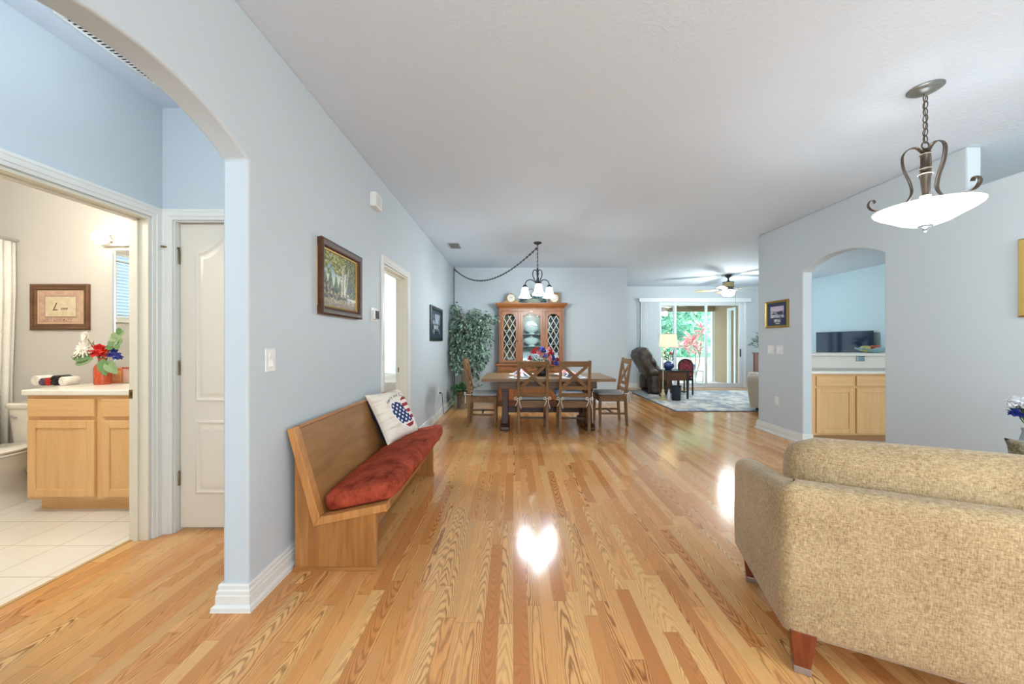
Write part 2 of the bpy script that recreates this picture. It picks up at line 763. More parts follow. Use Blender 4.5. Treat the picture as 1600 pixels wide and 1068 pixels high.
def blossom(mb, c, r, n=5, seed=0, petals=9, thin=False):
    """flower head: layered cupped petals; thin = daisy-like rays"""
    rnd = random.Random(seed)
    c = Vector(c)
    if thin:
        face = Vector((rnd.uniform(-0.7, 0.1), -1, rnd.uniform(0.0, 0.5))).normalized()
        u = face.orthogonal().normalized()
        w = face.cross(u)
        for k in range(2):
            for i in range(13):
                a = 2 * pi * (i + 0.5 * k) / 13
                d = u * cos(a) + w * sin(a) + face * (0.25 + 0.3 * k)
                mb.petal(c, d, face, r * rnd.uniform(0.95, 1.2) * (1 - 0.15 * k), r * 0.28, 0.25, 0.15)
        mb.ball(c + face * r * 0.1, r * 0.18, 8, 5)
        return mb
    for layer in range(4):
        k = petals - layer
        for i in range(k):
            a = 2 * pi * (i + 0.4 * layer) / k + rnd.uniform(-0.2, 0.2)
            el = R(-22 + 30 * layer + rnd.uniform(-10, 10))
            d = Vector((cos(a) * cos(el), sin(a) * cos(el), sin(el)))
            mb.petal(c - d * r * 0.05, d, (0, 0, 1), r * rnd.uniform(0.85, 1.05), r * 0.72, 0.5, -0.25 if layer > 1 else 0.15, 6, 1.2)
    mb.ball(c, r * 0.5, 8, 5)
    return mb

# ================================================================== SETTING
CEIL = 2.84
PAINT = paint((198, 206, 210))
PAINT_BATH = paint((208, 203, 196))
PAINT_BED = paint((222, 227, 230))
XL, XLB = -1.27, -1.393          # faces of the long left wall
XR, XRB = 3.63, 3.75             # faces of the right wall


def struct(o):
    o['kind'] = 'structure'
    return o


def arch_pts(c, half, spring, rise, n=24):
    """(y, z) points of a segmental arch from c-half to c+half"""
    Rr = (half * half + rise * rise) / (2 * rise)
    zc = spring + rise - Rr
    a0 = math.asin(half / Rr)
    return [(c + Rr * sin(-a0 + 2 * a0 * k / n), zc + Rr * cos(-a0 + 2 * a0 * k / n)) for k in range(n + 1)]


# floors
mb = MB()
mb.prism([(-2.46, -2.5), (3.69, -2.5), (3.69, 5.36), (7.56, 5.36), (7.56, 10.34), (2.30, 10.34), (2.30, 7.80),
          (-1.33, 7.80), (-1.33, 3.20), (-2.46, 3.20)], 'z', -0.08, 0.0)
struct(mb.build('floor', floor_mat()))
mb = MB()
mb.prism([(-5.3, 0.5), (-2.46, 0.5), (-2.46, 3.4), (-5.3, 3.4)], 'z', -0.08, 0.0)
struct(mb.build('floor_bathroom', tile_mat((242, 236, 224), (210, 200, 184), 0.3055, -2.54, 2.591)))
mb = MB()
mb.prism([(3.69, -2.5), (7.56, -2.5), (7.56, 5.36), (3.69, 5.36)], 'z', -0.08, 0.0)
struct(mb.build('floor_kitchen', tile_mat((222, 214, 200), (190, 182, 168), 0.33)))
mb = MB()
mb.prism([(-5.1, 3.4), (-1.33, 3.4), (-1.33, 8.1), (-5.1, 8.1)], 'z', -0.08, 0.0)
struct(mb.build('floor_bedroom', fabric((186, 176, 160), (206, 198, 184))))

# ceiling
mb = MB()
mb.box(-5.45, 7.60, -2.52, 10.38, CEIL, CEIL + 0.1)
struct(mb.build('ceiling', ceiling_mat()))

# long left wall with the near arch and the bedroom doorway
mb = MB()
arch = arch_pts(1.259, 0.489, 2.147, 0.14)
mb.prism([(-2.5, 0), (0.77, 0)] + arch + [(1.748, 0), (3.57, 0), (3.57, 2.04), (4.357, 2.04), (4.357, 0), (7.80, 0), (7.80, CEIL), (-2.5, CEIL)],
         'x', XLB, XL)
o = struct(mb.build('wall_left', PAINT, bevel=0.012, seg=3, smooth=35))
# right wall with the kitchen arch, lower from y = 2.92 towards the camera
mb = MB()
arch = arch_pts(4.07, 0.503, 2.147, 0.14)
mb.prism([(-2.5, 0), (3.567, 0)] + arch + [(4.573, 0), (5.406, 0), (5.406, CEIL), (2.92, CEIL), (2.92, 2.493), (-2.5, 2.493)],
         'x', XR, XRB)
struct(mb.build('wall_right', PAINT, bevel=0.012, seg=3, smooth=35))
# dining back wall
mb = MB()
mb.prism([(-1.393, 7.69), (2.40, 7.69), (2.40, 10.37), (2.28, 10.37), (2.28, 7.81), (-1.393, 7.81)], 'z', 0, CEIL)
struct(mb.build('wall_dining', PAINT))
# family room far wall, slider opening x 3.60..6.46, z 0..2.335
SX0, SX1, SZ = 3.56, 6.46, 2.385
mb = MB()
mb.prism([(2.40, 0), (SX0, 0), (SX0, SZ), (SX1, SZ), (SX1, 0), (7.58, 0), (7.58, CEIL), (2.40, CEIL)], 'y', 10.25, 10.37)
struct(mb.build('wall_family', PAINT))
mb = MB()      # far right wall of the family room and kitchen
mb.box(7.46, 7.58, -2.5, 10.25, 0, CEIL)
struct(mb.build('wall_family_right', paint((182, 204, 212))))  # bluer than the other walls: cast of window light put into the paint
# rear wall behind the camera, three window openings; front and kitchen added for light
mb = MB()
for x0, x1, z0, z1 in ((-5.4, -2.27, 0, CEIL), (-2.27, -1.47, 0, 0.55), (-2.27, -1.47, 2.55, CEIL), (-1.47, -1.0, 0, CEIL),
                       (-1.0, 3.2, 0, 0.42), (-1.0, 3.2, 2.58, CEIL), (3.2, 4.4, 0, CEIL), (4.4, 6.8, 0, 0.82),
                       (4.4, 6.8, 2.38, CEIL), (6.8, 7.58, 0, CEIL)):
    mb.box(x0, x1, -2.5, -2.4, z0, z1)
struct(mb.build('wall_rear', PAINT))
for i, (x0, x1, z0, z1, nm) in enumerate(((-2.27, -1.47, 0.55, 2.55, 1), (-1.0, 3.2, 0.42, 2.58, 4), (4.4, 6.8, 0.82, 2.38, 2))):
    mb = MB()
    for k in range(nm + 1):
        x = x0 + (x1 - x0) * k / nm
        mb.box(max(x0, x - 0.025), min(x1, x + 0.025), -2.48, -2.43, z0, z1)
    for z in (z0, z1 - 0.05):
        mb.box(x0, x1, -2.48, -2.43, z, z + 0.05)
    o = struct(mb.build('window_%d' % (i + 2), M_TRIM, bevel=0.004))
# hall wall with the bathroom doorway
mb = MB()
mb.prism([(-2.5, 0), (1.56, 0), (1.56, 2.083), (2.362, 2.083), (2.362, 0), (3.40, 0), (3.40, CEIL), (-2.5, CEIL)], 'x', -2.464, -2.347)
struct(mb.build('wall_hall', PAINT))
# closet wall across the end of the hall
mb = MB()
mb.prism([(-2.347, 0), (-2.268, 0), (-2.268, 2.084), (-1.53, 2.084), (-1.53, 0), (XLB, 0), (XLB, CEIL), (-2.347, CEIL)], 'y', 2.44, 2.56)
struct(mb.build('wall_closet', PAINT))
# bathroom walls
mb = MB()
mb.box(-5.4, -2.464, 3.27, 3.39, 0, CEIL)
struct(mb.build('wall_bathroom_back', PAINT_BATH))
mb = MB()
for y0, y1, z0, z1 in ((0.4, 0.95, 0, CEIL), (1.76, 3.27, 0, CEIL), (0.95, 1.76, 0, 1.57), (0.95, 1.76, 2.45, CEIL)):
    mb.box(-5.32, -5.20, y0, y1, z0, z1)
struct(mb.build('wall_bathroom_left', PAINT_BATH))
mb = MB()
mb.box(-5.32, -2.464, 0.4, 0.5, 0, CEIL)
struct(mb.build('wall_bathroom_near', PAINT_BATH))
# bathroom window with white blinds (seen in the mirror)
mb = MB()
for y0, y1, z0, z1 in ((0.95, 0.99, 1.57, 2.45), (1.72, 1.76, 1.57, 2.45), (0.99, 1.72, 1.57, 1.61), (0.99, 1.72, 2.41, 2.45)):
    mb.box(-5.30, -5.22, y0, y1, z0, z1)
win = struct(mb.build('window_1', M_TRIM))
mb = MB()
for k in range(19):
    z = 1.63 + k * 0.042
    mb.prism([(-5.245, z - 0.012), (-5.243, z - 0.014), (-5.215, z + 0.012), (-5.217, z + 0.014)], 'y', 0.99, 1.72)
mb.build('blind', plain((226, 238, 246), 0.4, var=0.02), win)
mb = MB()
mb.box(-5.275, -5.27, 0.99, 1.72, 1.61, 2.41)
mb.build('pane', glow((150, 200, 235), 1.7), win)
mb = MB()
mb.box(-5.20, -5.16, 0.90, 1.81, 1.53, 1.57)
mb.build('window_sill', M_TRIM, win, bevel=0.006)
# bedroom walls
mb = MB()
mb.box(-5.1, XLB, 8.0, 8.1, 0, CEIL)
struct(mb.build('wall_bedroom_far', PAINT_BED))
mb = MB()
mb.box(-5.1, -5.0, 3.4, 8.0, 0, CEIL)
struct(mb.build('wall_bedroom_left', PAINT_BED))

# ---- baseboards
BB = [(0.0, 0.122), (0.008, 0.122), (0.012, 0.114), (0.012, 0.098), (0.017, 0.092), (0.017, 0.074), (0.020, 0.070), (0.020, 0.030), (0.032, 0.022), (0.034, 0.0), (0.0, 0.0)]


def baseboard(name, path):
    P = [Vector((x, y)) for x, y in path]
    rings = []
    for i, p in enumerate(P):
        ns = []
        if i > 0:
            d = (P[i] - P[i - 1]).normalized()
            ns.append(Vector((d.y, -d.x)))
        if i < len(P) - 1:
            d = (P[i + 1] - P[i]).normalized()
            ns.append(Vector((d.y, -d.x)))
        if len(ns) == 2:
            m = (ns[0] + ns[1])
            m = m / (1 + ns[0].dot(ns[1]))
        else:
            m = ns[0]
        rings.append([(p.x + m.x * d, p.y + m.y * d, z) for d, z in BB])
    mb = MB()
    mb.loft(rings)
    return struct(mb.build(name, M_TRIM, smooth=20))


baseboard('baseboard_left', [(XLB, 2.44), (XLB, 1.748), (XL, 1.748), (XL, 3.498)])
baseboard('baseboard_dining', [(XL, 4.43), (XL, 7.69), (2.40, 7.69)])
baseboard('baseboard_right', [(XRB, 5.406), (XR, 5.406), (XR, 4.573), (XRB, 4.573)])
baseboard('baseboard_right_near', [(XRB, 3.567), (XR, 3.567), (XR, -2.4)])
baseboard('baseboard_family', [(2.40, 10.25), (3.48, 10.25)])
baseboard('baseboard_family_right', [(6.54, 10.25), (7.46, 10.25), (7.46, 5.36)])
baseboard('baseboard_bathroom', [(-5.2, 3.27), (-3.64, 3.27)])
baseboard('baseboard_closet', [(-1.46, 2.44), (XLB, 2.44)])

# ---- casings and door linings
CS = [(0.004, 0.0), (0.004, 0.011), (0.022, 0.015), (0.026, 0.019), (0.05, 0.021), (0.056, 0.024), (0.072, 0.022), (0.076, 0.012), (0.076, 0.0)]


def casing(name, M, w, h, mat=M_TRIM):
    """mitred casing around an opening; local x along the wall, z up, -y towards the viewer"""
    mb = MB()
    rings = []
    for k in range(4):
        ring = []
        for o, d in CS:
            x, z = ((-o, 0), (-o, h + o), (w + o, h + o), (w + o, 0))[k]
            ring.append(M @ Vector((x, -d, z)))
        rings.append(ring)
    mb.loft(rings)
    return struct(mb.build(name, mat, smooth=20))


def Mrot(loc, rz):
    return Matrix.Translation(Vector(loc)) @ Matrix.Rotation(rz, 4, 'Z')


M_CREAM = plain((226, 220, 202), 0.4, var=0.02)
casing('trim_1', Mrot((XL, 3.57, 0), R(90)), 0.787, 2.04)
casing('trim_2', Mrot((-2.347, 1.56, 0), R(90)), 0.802, 2.083)
casing('trim_3', Mrot((-2.268, 2.44, 0), 0), 0.738, 2.084)
mb = MB()      # bedroom doorway lining
mb.box(XLB - 0.005, XL, 4.340, 4.357, 0, 2.04).box(XLB - 0.005, XL, 3.57, 3.587, 0, 2.04).box(XLB - 0.005, XL, 3.587, 4.34, 2.023, 2.04)
mb.box(XLB + 0.035, XLB + 0.07, 4.328, 4.340, 0, 2.023).box(XLB + 0.035, XLB + 0.07, 3.587, 4.34, 2.011, 2.023)
o = struct(mb.build('trim_4', M_CREAM, bevel=0.002))
mb = MB()
mb.box(-1.372, -1.338, 4.3365, 4.3405, 0.918, 0.974)
mb.build('strike_plate', plain((120, 98, 60), 0.35, 0.9), o)
mb = MB()      # bathroom doorway lining
mb.box(-2.47, -2.347, 2.345, 2.362, 0, 2.083).box(-2.47, -2.347, 1.56, 1.577, 0, 2.083).box(-2.47, -2.347, 1.577, 2.345, 2.066, 2.083)
mb.box(-2.435, -2.405, 2.333, 2.345, 0, 2.066).box(-2.435, -2.405, 1.577, 2.345, 2.054, 2.066)
o = struct(mb.build('trim_5', M_CREAM, bevel=0.002))
mb = MB()
mb.box(-2.468, -2.437, 2.3415, 2.3455, 0.912, 0.968)
sp = mb.build('strike_plate', plain((150, 122, 70), 0.3, 0.9), o)
mb = MB()
mb.box(-2.459, -2.446, 2.341, 2.3425, 0.926, 0.954)
mb.build('latch_hole', plain((60, 48, 30), 0.6), sp)
# threshold strip between the wood and the bathroom tile
mb = MB()
mb.box(-2.475, -2.452, 1.577, 2.345, -0.01, 0.004)
struct(mb.build('trim_6', plain((206, 168, 116), 0.4)))
mb = MB()      # closet jamb lining
mb.box(-2.268, -2.262, 2.44, 2.56, 0, 2.084).box(-1.536, -1.53, 2.44, 2.56, 0, 2.084).box(-2.262, -1.536, 2.44, 2.56, 2.079, 2.084)
struct(mb.build('trim_7', M_TRIM))

# ---- closet door: two moulded panels, the upper one arched
mb = MB()
DX0, DX1 = -2.259, -1.541
mb.box(DX0, DX1, 2.475, 2.51, 0.018, 2.074)
door = struct(mb.build('door_1', plain((228, 220, 206), 0.3, var=0.015), bevel=0.003))
door['label'] = 'white two panel closet door at the end of the hall'


def panel_outline(x0, x1, z0, z1, rise, n=20):
    pts = [(x0, z0), (x1, z0), (x1, z1)]
    if rise:
        for k in range(1, n):
            t = k / n
            s = 0.5 - 0.5 * cos(2 * pi * t)
            pts.append((x1 + (x0 - x1) * t, z1 + rise * s))
    pts.append((x0, z1))
    return pts


def inset(pts, d):
    cx = sum(p[0] for p in pts) / len(pts)
    x0, x1 = min(p[0] for p in pts), max(p[0] for p in pts)
    z0, z1 = min(p[1] for p in pts), max(p[1] for p in pts)
    kx = (x1 - x0 - 2 * d) / (x1 - x0)
    kz = (z1 - z0 - 2 * d) / (z1 - z0)
    return [(cx + (p[0] - cx) * kx, (z0 + z1) / 2 + (p[1] - (z0 + z1) / 2) * kz) for p in pts]


for x0, x1, z0, z1, rise in ((-2.158, -1.642, 0.869, 1.885, 0.11), (-2.158, -1.642, 0.244, 0.746, 0.0)):
    mb = MB()
    base = panel_outline(x0, x1, z0, z1, rise)
    prof = [(0.0, 0.0), (0.006, 0.007), (0.016, 0.009), (0.026, 0.002), (0.034, 0.001), (0.044, 0.006), (0.062, 0.010)]
    rings = [[(p[0], 2.4755 - d, p[1]) for p in inset(base, i)] for i, d in prof]
    mb.loft(rings, cap=False)
    mb.face(rings[-1])
    mb.build('door_panel', plain((228, 220, 206), 0.3, var=0.015), door, smooth=40)
BRASS_OLD = plain((128, 112, 82), 0.35, 0.85)
for i, z in enumerate((1.847, 1.097, 0.352)):
    mb = MB()
    mb.lathe([(0.0, 0), (0.0075, 0.0), (0.0075, 0.09), (0.004, 0.094), (0.004, 0.1), (0.0, 0.1)], (-2.2605, 2.466, z - 0.045), 10)
    mb.box(-2.278, -2.262, 2.4645, 2.4675, z - 0.044, z + 0.044)
    hg = mb.build('hinge', BRASS_OLD, door, smooth=40)
    if i == 0:
        mb = MB()
        mb.tube([(-2.2605, 2.462, z + 0.056), (-2.275, 2.445, z + 0.06), (-2.318, 2.41, z + 0.058)], 0.005, 8)
        mb.lathe([(0.0, 0), (0.009, 0), (0.009, 0.012), (0, 0.012)], (-2.318, 2.41, z + 0.052), 10)
        mb.tube([(-2.2605, 2.462, z + 0.056), (-2.25, 2.448, z + 0.06), (-2.238, 2.452, z + 0.058)], 0.005, 8)
        mb.build('door_stop_arm', BRASS_OLD, hg, smooth=40)

# ---- sliding glass door to the lanai: three panels in a white frame
M_SASH = plain((222, 228, 230), 0.4, var=0.02)
mb = MB()
mb.box(SX0, SX0 + 0.05, 10.26, 10.36, 0.0, SZ).box(SX1 - 0.05, SX1, 10.26, 10.36, 0.0, SZ)
mb.box(SX0, SX1, 10.26, 10.36, SZ - 0.04, SZ).box(SX0, SX1, 10.25, 10.36, 0.0, 0.025)
slider = struct(mb.build('door_2', M_SASH, bevel=0.004))
slider['label'] = 'white framed three panel sliding glass door to the lanai'
for x0, x1, y in ((3.60, 4.60, 10.29), (4.52, 5.49, 10.325), (5.40, 6.42, 10.29)):
    mb = MB()
    w = 0.065
    mb.box(x0, x0 + w, y - 0.015, y + 0.015, 0.025, SZ - 0.04).box(x1 - w, x1, y - 0.015, y + 0.015, 0.025, SZ - 0.04)
    mb.box(x0 + w, x1 - w, y - 0.015, y + 0.015, 0.025, 0.115).box(x0 + w, x1 - w, y - 0.015, y + 0.015, SZ - 0.085, SZ - 0.04)
    ps = mb.build('sash', M_SASH, slider, bevel=0.003)
    mb = MB()
    mb.box(x0 + w, x1 - w, y - 0.003, y + 0.003, 0.115, SZ - 0.085)
    mb.build('pane', glass((250, 254, 255), 0.05), ps)
    if x1 > 6:
        mb = MB()
        mb.box(x1 - 0.05, x1 - 0.02, y - 0.05, y - 0.015, 0.86, 1.08)
        mb.build('handle', plain((52, 56, 58), 0.4), ps, bevel=0.006)
casing('trim_8', Mrot((SX0, 10.25, 0), 0), SX1 - SX0, SZ, M_SASH)

# ---- lanai
mb = MB()
mb.box(1.5, 9.5, 10.37, 12.2, -0.1, -0.01)
struct(mb.build('floor_lanai', plain((214, 212, 206), 0.8, scale=30)))
M_STUCCO = paint((156, 136, 110), 0.5, 60, 0.9)
mb = MB()
mb.box(1.5, 9.5, 10.37, 12.1, 2.62, 2.72)
struct(mb.build('ceiling_lanai', M_STUCCO))
mb = MB()
mb.box(1.5, 9.5, 11.85, 12.05, 2.27, 2.62)
struct(mb.build('beam_lanai', M_STUCCO))
mb = MB()
mb.box(6.55, 6.75, 10.37, 10.75, 0, 2.62).box(6.55, 6.75, 11.10, 11.85, 0, 2.62).box(6.55, 6.75, 10.75, 11.10, 2.25, 2.62)
struct(mb.build('wall_lanai', M_STUCCO))
mb = MB()
mb.box(6.52, 6.60, 10.72, 10.79, 0, 2.3).box(6.52, 6.60, 11.06, 11.13, 0, 2.3).box(6.52, 6.60, 10.79, 11.06, 2.23, 2.3)
struct(mb.build('trim_9', M_SASH))
for i, px in enumerate((1114.0, 1006.0)):
    x = at(px, 500, 11.93).x
    mb = MB()
    mb.box(x - 0.045, x + 0.045, 11.90, 11.98, -0.01, 2.28)
    mb.box(x - 0.06, x + 0.06, 11.89, 11.99, -0.01, 0.03)
    struct(mb.build('pillar_screen', plain((236, 240, 238), 0.4)))
mb = MB()
mb.box(-14, 30, 12.2, 60, -0.16, -0.06)
struct(mb.build('ground_outside', plain((214, 216, 206), 0.9, scale=1.5)))

mb = MB()
rings = []
for j in range(15):
    z = -0.1 + 12.0 * j / 14
    rings.append([(x * 0.5 - 6, 31.0 + 1.6 * fbm(x * 0.21, z * 0.45, 3.3) * 2 + 0.25 * z, z + 0.6 * fbm(x * 0.3, z, 9.0) * (j > 0)) for x in range(0, 64)])
mb.loft(rings, cap=False, closed_ring=False)
g = NG('distant_foliage')
co = g.coord()
a = g.noise(co, 0.55, 5, 0.65)
b = g.noise(co, 3.2, 4, 0.7)
f = g.math('ADD', g.math('MULTIPLY', a, 0.55), g.math('MULTIPLY', b, 0.45))
g.p(color=g.ramp(f, [(0.34, rgb(40, 112, 92)), (0.48, rgb(92, 160, 132)), (0.60, rgb(188, 222, 200))]), rough=0.8, spec=0.1)
g.bump(b, 0.8, 0.3)
o = mb.build('hedge_outside', g.m, smooth=180)
o['kind'] = 'structure'

# ================================================================== LIVING ROOM, LEFT WALL
OAK1, OAK2 = (140, 88, 42), (186, 128, 70)
OAKX, OAKY, OAKZ = (wood(OAK1, OAK2, a, 9.0, 0.38, 0.35) for a in 'xyz')
OAK_LIGHT = wood((172, 112, 58), (206, 148, 88), 'z', 16.0, 0.4, 0.4)
PANEL_OAK = wood((128, 84, 42), (168, 120, 70), 'y', 5.0, 0.34, 0.3, 0.16)

# ---- pew bench
pew = thing('pew_bench', 'oak church pew bench with rust velvet seat along the left wall', 'bench', (-1.0, 2.77, 0))
for y0, y1, t0, t1 in ((2.036, 2.066, 2.022, 2.080), (3.470, 3.500, 3.456, 3.512)):
    mb = MB()
    mb.prism([(-1.218, 0.0), (-0.764, 0.0), (-0.768, 0.345), (-1.09, 0.285), (-1.20, 0.66), (-1.222, 0.66)], 'y', y0, y1)
    e = mb.build('end_panel', OAKZ, pew, world=True, bevel=0.003)
    mb = MB()
    mb.prism([(-1.257, 0.789), (-1.218, 0.800), (-1.075, 0.303), (-1.111, 0.252)], 'y', t0, t1)
    mb.prism([(-1.075, 0.303), (-0.704, 0.378), (-0.700, 0.336), (-1.111, 0.252)], 'y', t0, t1)
    mb.build('arm_trim', OAK_LIGHT, e, world=True, bevel=0.004)
    mb = MB()
    mb.box(-1.226, -0.756, y0 - 0.008, y1 + 0.008, 0.0, 0.022)
    mb.build('base_strip', OAKX, e, world=True, bevel=0.003)
mb = MB()
mb.prism([(-1.238, 0.775), (-1.216, 0.782), (-1.072, 0.285), (-1.094, 0.278)], 'y', 2.066, 3.470)
bk = mb.build('backrest', PANEL_OAK, pew, world=True)
mb = MB()
mb.prism([(-1.250, 0.772), (-1.208, 0.786), (-1.214, 0.806), (-1.256, 0.792)], 'y', 2.070, 3.466)
mb.build('top_rail', OAKY, bk, world=True, bevel=0.004)
mb = MB()
mb.prism([(-1.09, 0.275), (-0.715, 0.350), (-0.715, 0.372), (-1.09, 0.297)], 'y', 2.066, 3.470)
mb.build('seat', OAKY, pew, world=True)
mb = MB()
mb.box(-0.84, -0.815, 2.066, 3.470, 0.18, 0.335)
mb.build('front_rail', OAKY, pew, world=True)
mb = MB()
a = math.atan2(0.075, 0.371)
Mc = Matrix.Translation((-0.876, 2.805, 0.400)) @ Matrix.Rotation(-a, 4, 'Y')
mb.rbox(-0.205, 0.205, -0.745, 0.745, -0.060, 0.058, 0.045, 0.014, 12, Mc)
o = mb.build('seat_cushion', velvet((112, 42, 27), (182, 82, 57)), pew, world=True, smooth=180)
o['label'] = 'rust red velvet seat cushion'


# ---- throw pillow with the flag heart
def heart(u, v):
    """inside-ness of the tilted heart; u,v in -1..1 of the pillow face"""
    x, y = (u - 0.30) / 0.84, (v + 0.27) / 0.86
    c, s = cos(R(-11)), sin(R(-11))
    x, y = c * x - s * y, s * x + c * y
    return (x * x + y * y - 0.42) ** 3 - 1.1 * x * x * y ** 3 <= 0, x, y


def pillow_front(u, v):
    ins, x, y = heart(u, v)
    if not ins:
        if heart(u * 0.93 + 0.020, v * 0.93 - 0.012)[0]:
            return (248, 244, 240)
        w = fbm(u * 1.5, v * 9, 3)
        return lerp3((240, 230, 214), (206, 190, 166), max(0, w * 1.8))
    if v > -0.50 and u < 0.34 + 0.43 * (0.05 - v):
        gx, gy = u * 8.0, v * 8.0
        fx, fy = gx - round(gx), gy - round(gy)
        if (int(round(gx)) + int(round(gy))) % 2 == 0 and fx * fx + fy * fy < 0.15:
            return (236, 236, 240)
        return (46, 62, 104)
    k = math.floor((v - 0.10 * u) * 7.4 + 100.3)
    return (158, 52, 56) if k % 2 else (244, 228, 222)


def pillow_mesh(mb, hw, hh, T, n=40, power=0.5):
    """two puffed faces; local x right, z up, front towards -y"""
    for sgn in (-1, 1):
        vs = []
        for j in range(n + 1):
            row = []
            for i in range(n + 1):
                u, v = -1 + 2 * i / n, -1 + 2 * j / n
                x = hw * u * (1 - 0.07 * (1 - v * v) * abs(u) ** 3)
                z = hh * v * (1 - 0.07 * (1 - u * u) * abs(v) ** 3)
                t = T * max(0.0, (1 - u ** 4) * (1 - v ** 4)) ** power
                t *= 1 + 0.10 * mnoise.noise(Vector((u * 2.2, v * 2.2, sgn)))
                row.append(mb.bm.verts.new((x, sgn * t, z)))
            vs.append(row)
        for j in range(n):
            for i in range(n):
                mb.bm.faces.new([vs[j][i], vs[j][i + 1], vs[j + 1][i + 1], vs[j + 1][i]])
    bmesh.ops.remove_doubles(mb.bm, verts=mb.bm.verts[:], dist=1e-5)
    return mb


# pillow frame: bottom edge direction ex, lean-back up direction ez
ex = Vector((cos(R(73)), sin(R(73)), 0))
nrm = Vector((-sin(R(73)), cos(R(73)), 0))
th = R(29)
ez = Vector((0, 0, cos(th))) + nrm * sin(th)
ey = ez.cross(ex)
BL = Vector((-1.015, 2.955, 0.440))
ctr = BL + ex * 0.225 + ez * 0.225
pil = thing('throw_pillow', 'square cream throw pillow printed with a flag heart on the pew bench', 'pillow', ctr)
pil.matrix_world = Matrix(((ex.x, ey.x, ez.x, ctr.x), (ex.y, ey.y, ez.y, ctr.y), (ex.z, ey.z, ez.z, ctr.z), (0, 0, 0, 1)))
mb = pillow_mesh(MB(), 0.225, 0.225, 0.078, 170)
o = mb.build('cover', vcol(0.85, 0.15), pil, smooth=180)
set_cols(o, lambda co: pillow_front(co.x / 0.225, co.z / 0.225) if co.y < 0.003 else (34, 40, 66))
mb = MB()
edge = []
for k in range(80):
    t = k / 80 * 4
    s, f = int(t), t - int(t)
    u, v = ((-1 + 2 * f, -1), (1, -1 + 2 * f), (1 - 2 * f, 1), (-1, 1 - 2 * f))[s]
    edge.append((0.225 * u * (1 - 0.07 * (1 - v * v)), 0.002, 0.225 * v * (1 - 0.07 * (1 - u * u))))
mb.tube(edge, 0.004, 6, closed=True)
mb.build('piping', plain((222, 216, 206), 0.8), pil, smooth=180)
mb = MB()


def to_face(q):
    u, v = q.x / 0.225, q.z / 0.225
    t = 0.078 * max(0.0, (1 - u ** 4) * (1 - v ** 4)) ** 0.5
    t *= 1 + 0.10 * mnoise.noise(Vector((u * 2.2, v * 2.2, -1)))
    return Vector((q.x, -t - 0.0015 + q.y, q.z))


def word_on_arc(mb, word, cx, cz, rad, a0, size, step):
    for i, ch in enumerate(word):
        if ch == ' ':
            continue
        a = a0 - step * i
        M = Matrix.Translation((cx + rad * cos(a), 0, cz + rad * sin(a))) @ Matrix.Rotation(a - pi / 2, 4, Vector((0, -1, 0))) @ Matrix.Rotation(pi / 2, 4, 'X')
        text_bm(mb, ch, size, M, 0.0004, 'CENTER', 0.3, to_face)


word_on_arc(mb, 'Family and Freedom', 0.042, -0.100, 0.246, R(128), 0.036, R(4.4))
mb.build('lettering', plain((52, 52, 58), 0.8), pil)

# ---- landscape painting
GOLD = plain((176, 140, 74), 0.4, 0.6)
FRAME_BROWN = wood((52, 31, 20), (100, 64, 40), 'x', 12.0, 0.5, 0.3)


def landscape(u, v):
    n = fbm(u * 6, v * 6, 1.3)
    n2 = fbm(u * 24, v * 24, 4.1)
    n3 = fbm(u * 50, v * 50, 2.1)
    c = lerp3((206, 214, 186), (120, 164, 190), (v - 0.35) * 1.9 - u * 0.8 + n)      # sky, bluest at the top left
    # blue green conifers in the middle distance
    for cx, h, w in ((0.06, 0.66, 0.10), (0.20, 0.70, 0.10), (0.36, 0.62, 0.09), (0.48, 0.56, 0.08)):
        if v < h - abs(u - cx) * (h - 0.30) / w + 0.05 * n2 and v > 0.2:
            c = lerp3((60, 84, 66), (118, 134, 92), 0.45 + n2 * 2.2)
    # foliage of the birch and of the tall tree at the right
    d = math.hypot((u - 0.42) / 0.44, (v - 0.86) / 0.28)
    if d + 0.9 * n + 0.5 * n2 < 0.92:
        c = lerp3((84, 92, 42), (196, 190, 112), 0.42 + n2 * 2.6 + 0.3 * n)
    if u > 0.66 + 0.10 * n and v > 0.22:
        c = lerp3((58, 70, 44), (164, 160, 84), 0.36 + n2 * 2.2 + n3)
        if 0.30 < v < 0.48 + n2 and u + n < 0.86:
            c = lerp3(c, (62, 88, 116), 0.6)
        if u > 0.90 + n and 0.3 < v < 0.5 + n:
            c = lerp3(c, (206, 178, 84), 0.6)
    hill = 0.50 - 0.40 * u + 0.06 * n
    if v < hill and v > 0.14:
        s_ = fbm(u * 9 + v * 14, u * 26 - v * 10, 3.3)
        c = lerp3((38, 42, 38), (178, 162, 122), 0.40 + s_ * 2.6)
    for tx, w, lean in ((0.55, 0.040, 0.06), (0.66, 0.022, 0.20)):
        cx = tx + lean * (v - 0.3)
        if 0.22 < v < 0.84 and abs(u - cx) < w * (1.3 - 0.8 * v):
            c = lerp3((222, 214, 198), (104, 88, 70), 0.38 + (u - cx) / w * 0.45 + n3 * 1.5)
    if v <= 0.16 + 0.05 * n:
        c = lerp3((122, 104, 78), (184, 172, 140), 0.5 + n2 * 2 - 0.5 * (v < 0.07))
    if abs(u - 0.74 + 0.10 * (v - 0.2) - 0.05 * n) < 0.035 + 0.16 * max(0, 0.22 - v) + 0.05 * n2 and 0.09 < v < 0.30:
        c = lerp3((206, 208, 212), (108, 114, 112), 0.35 + n2 * 2.4)
    return c


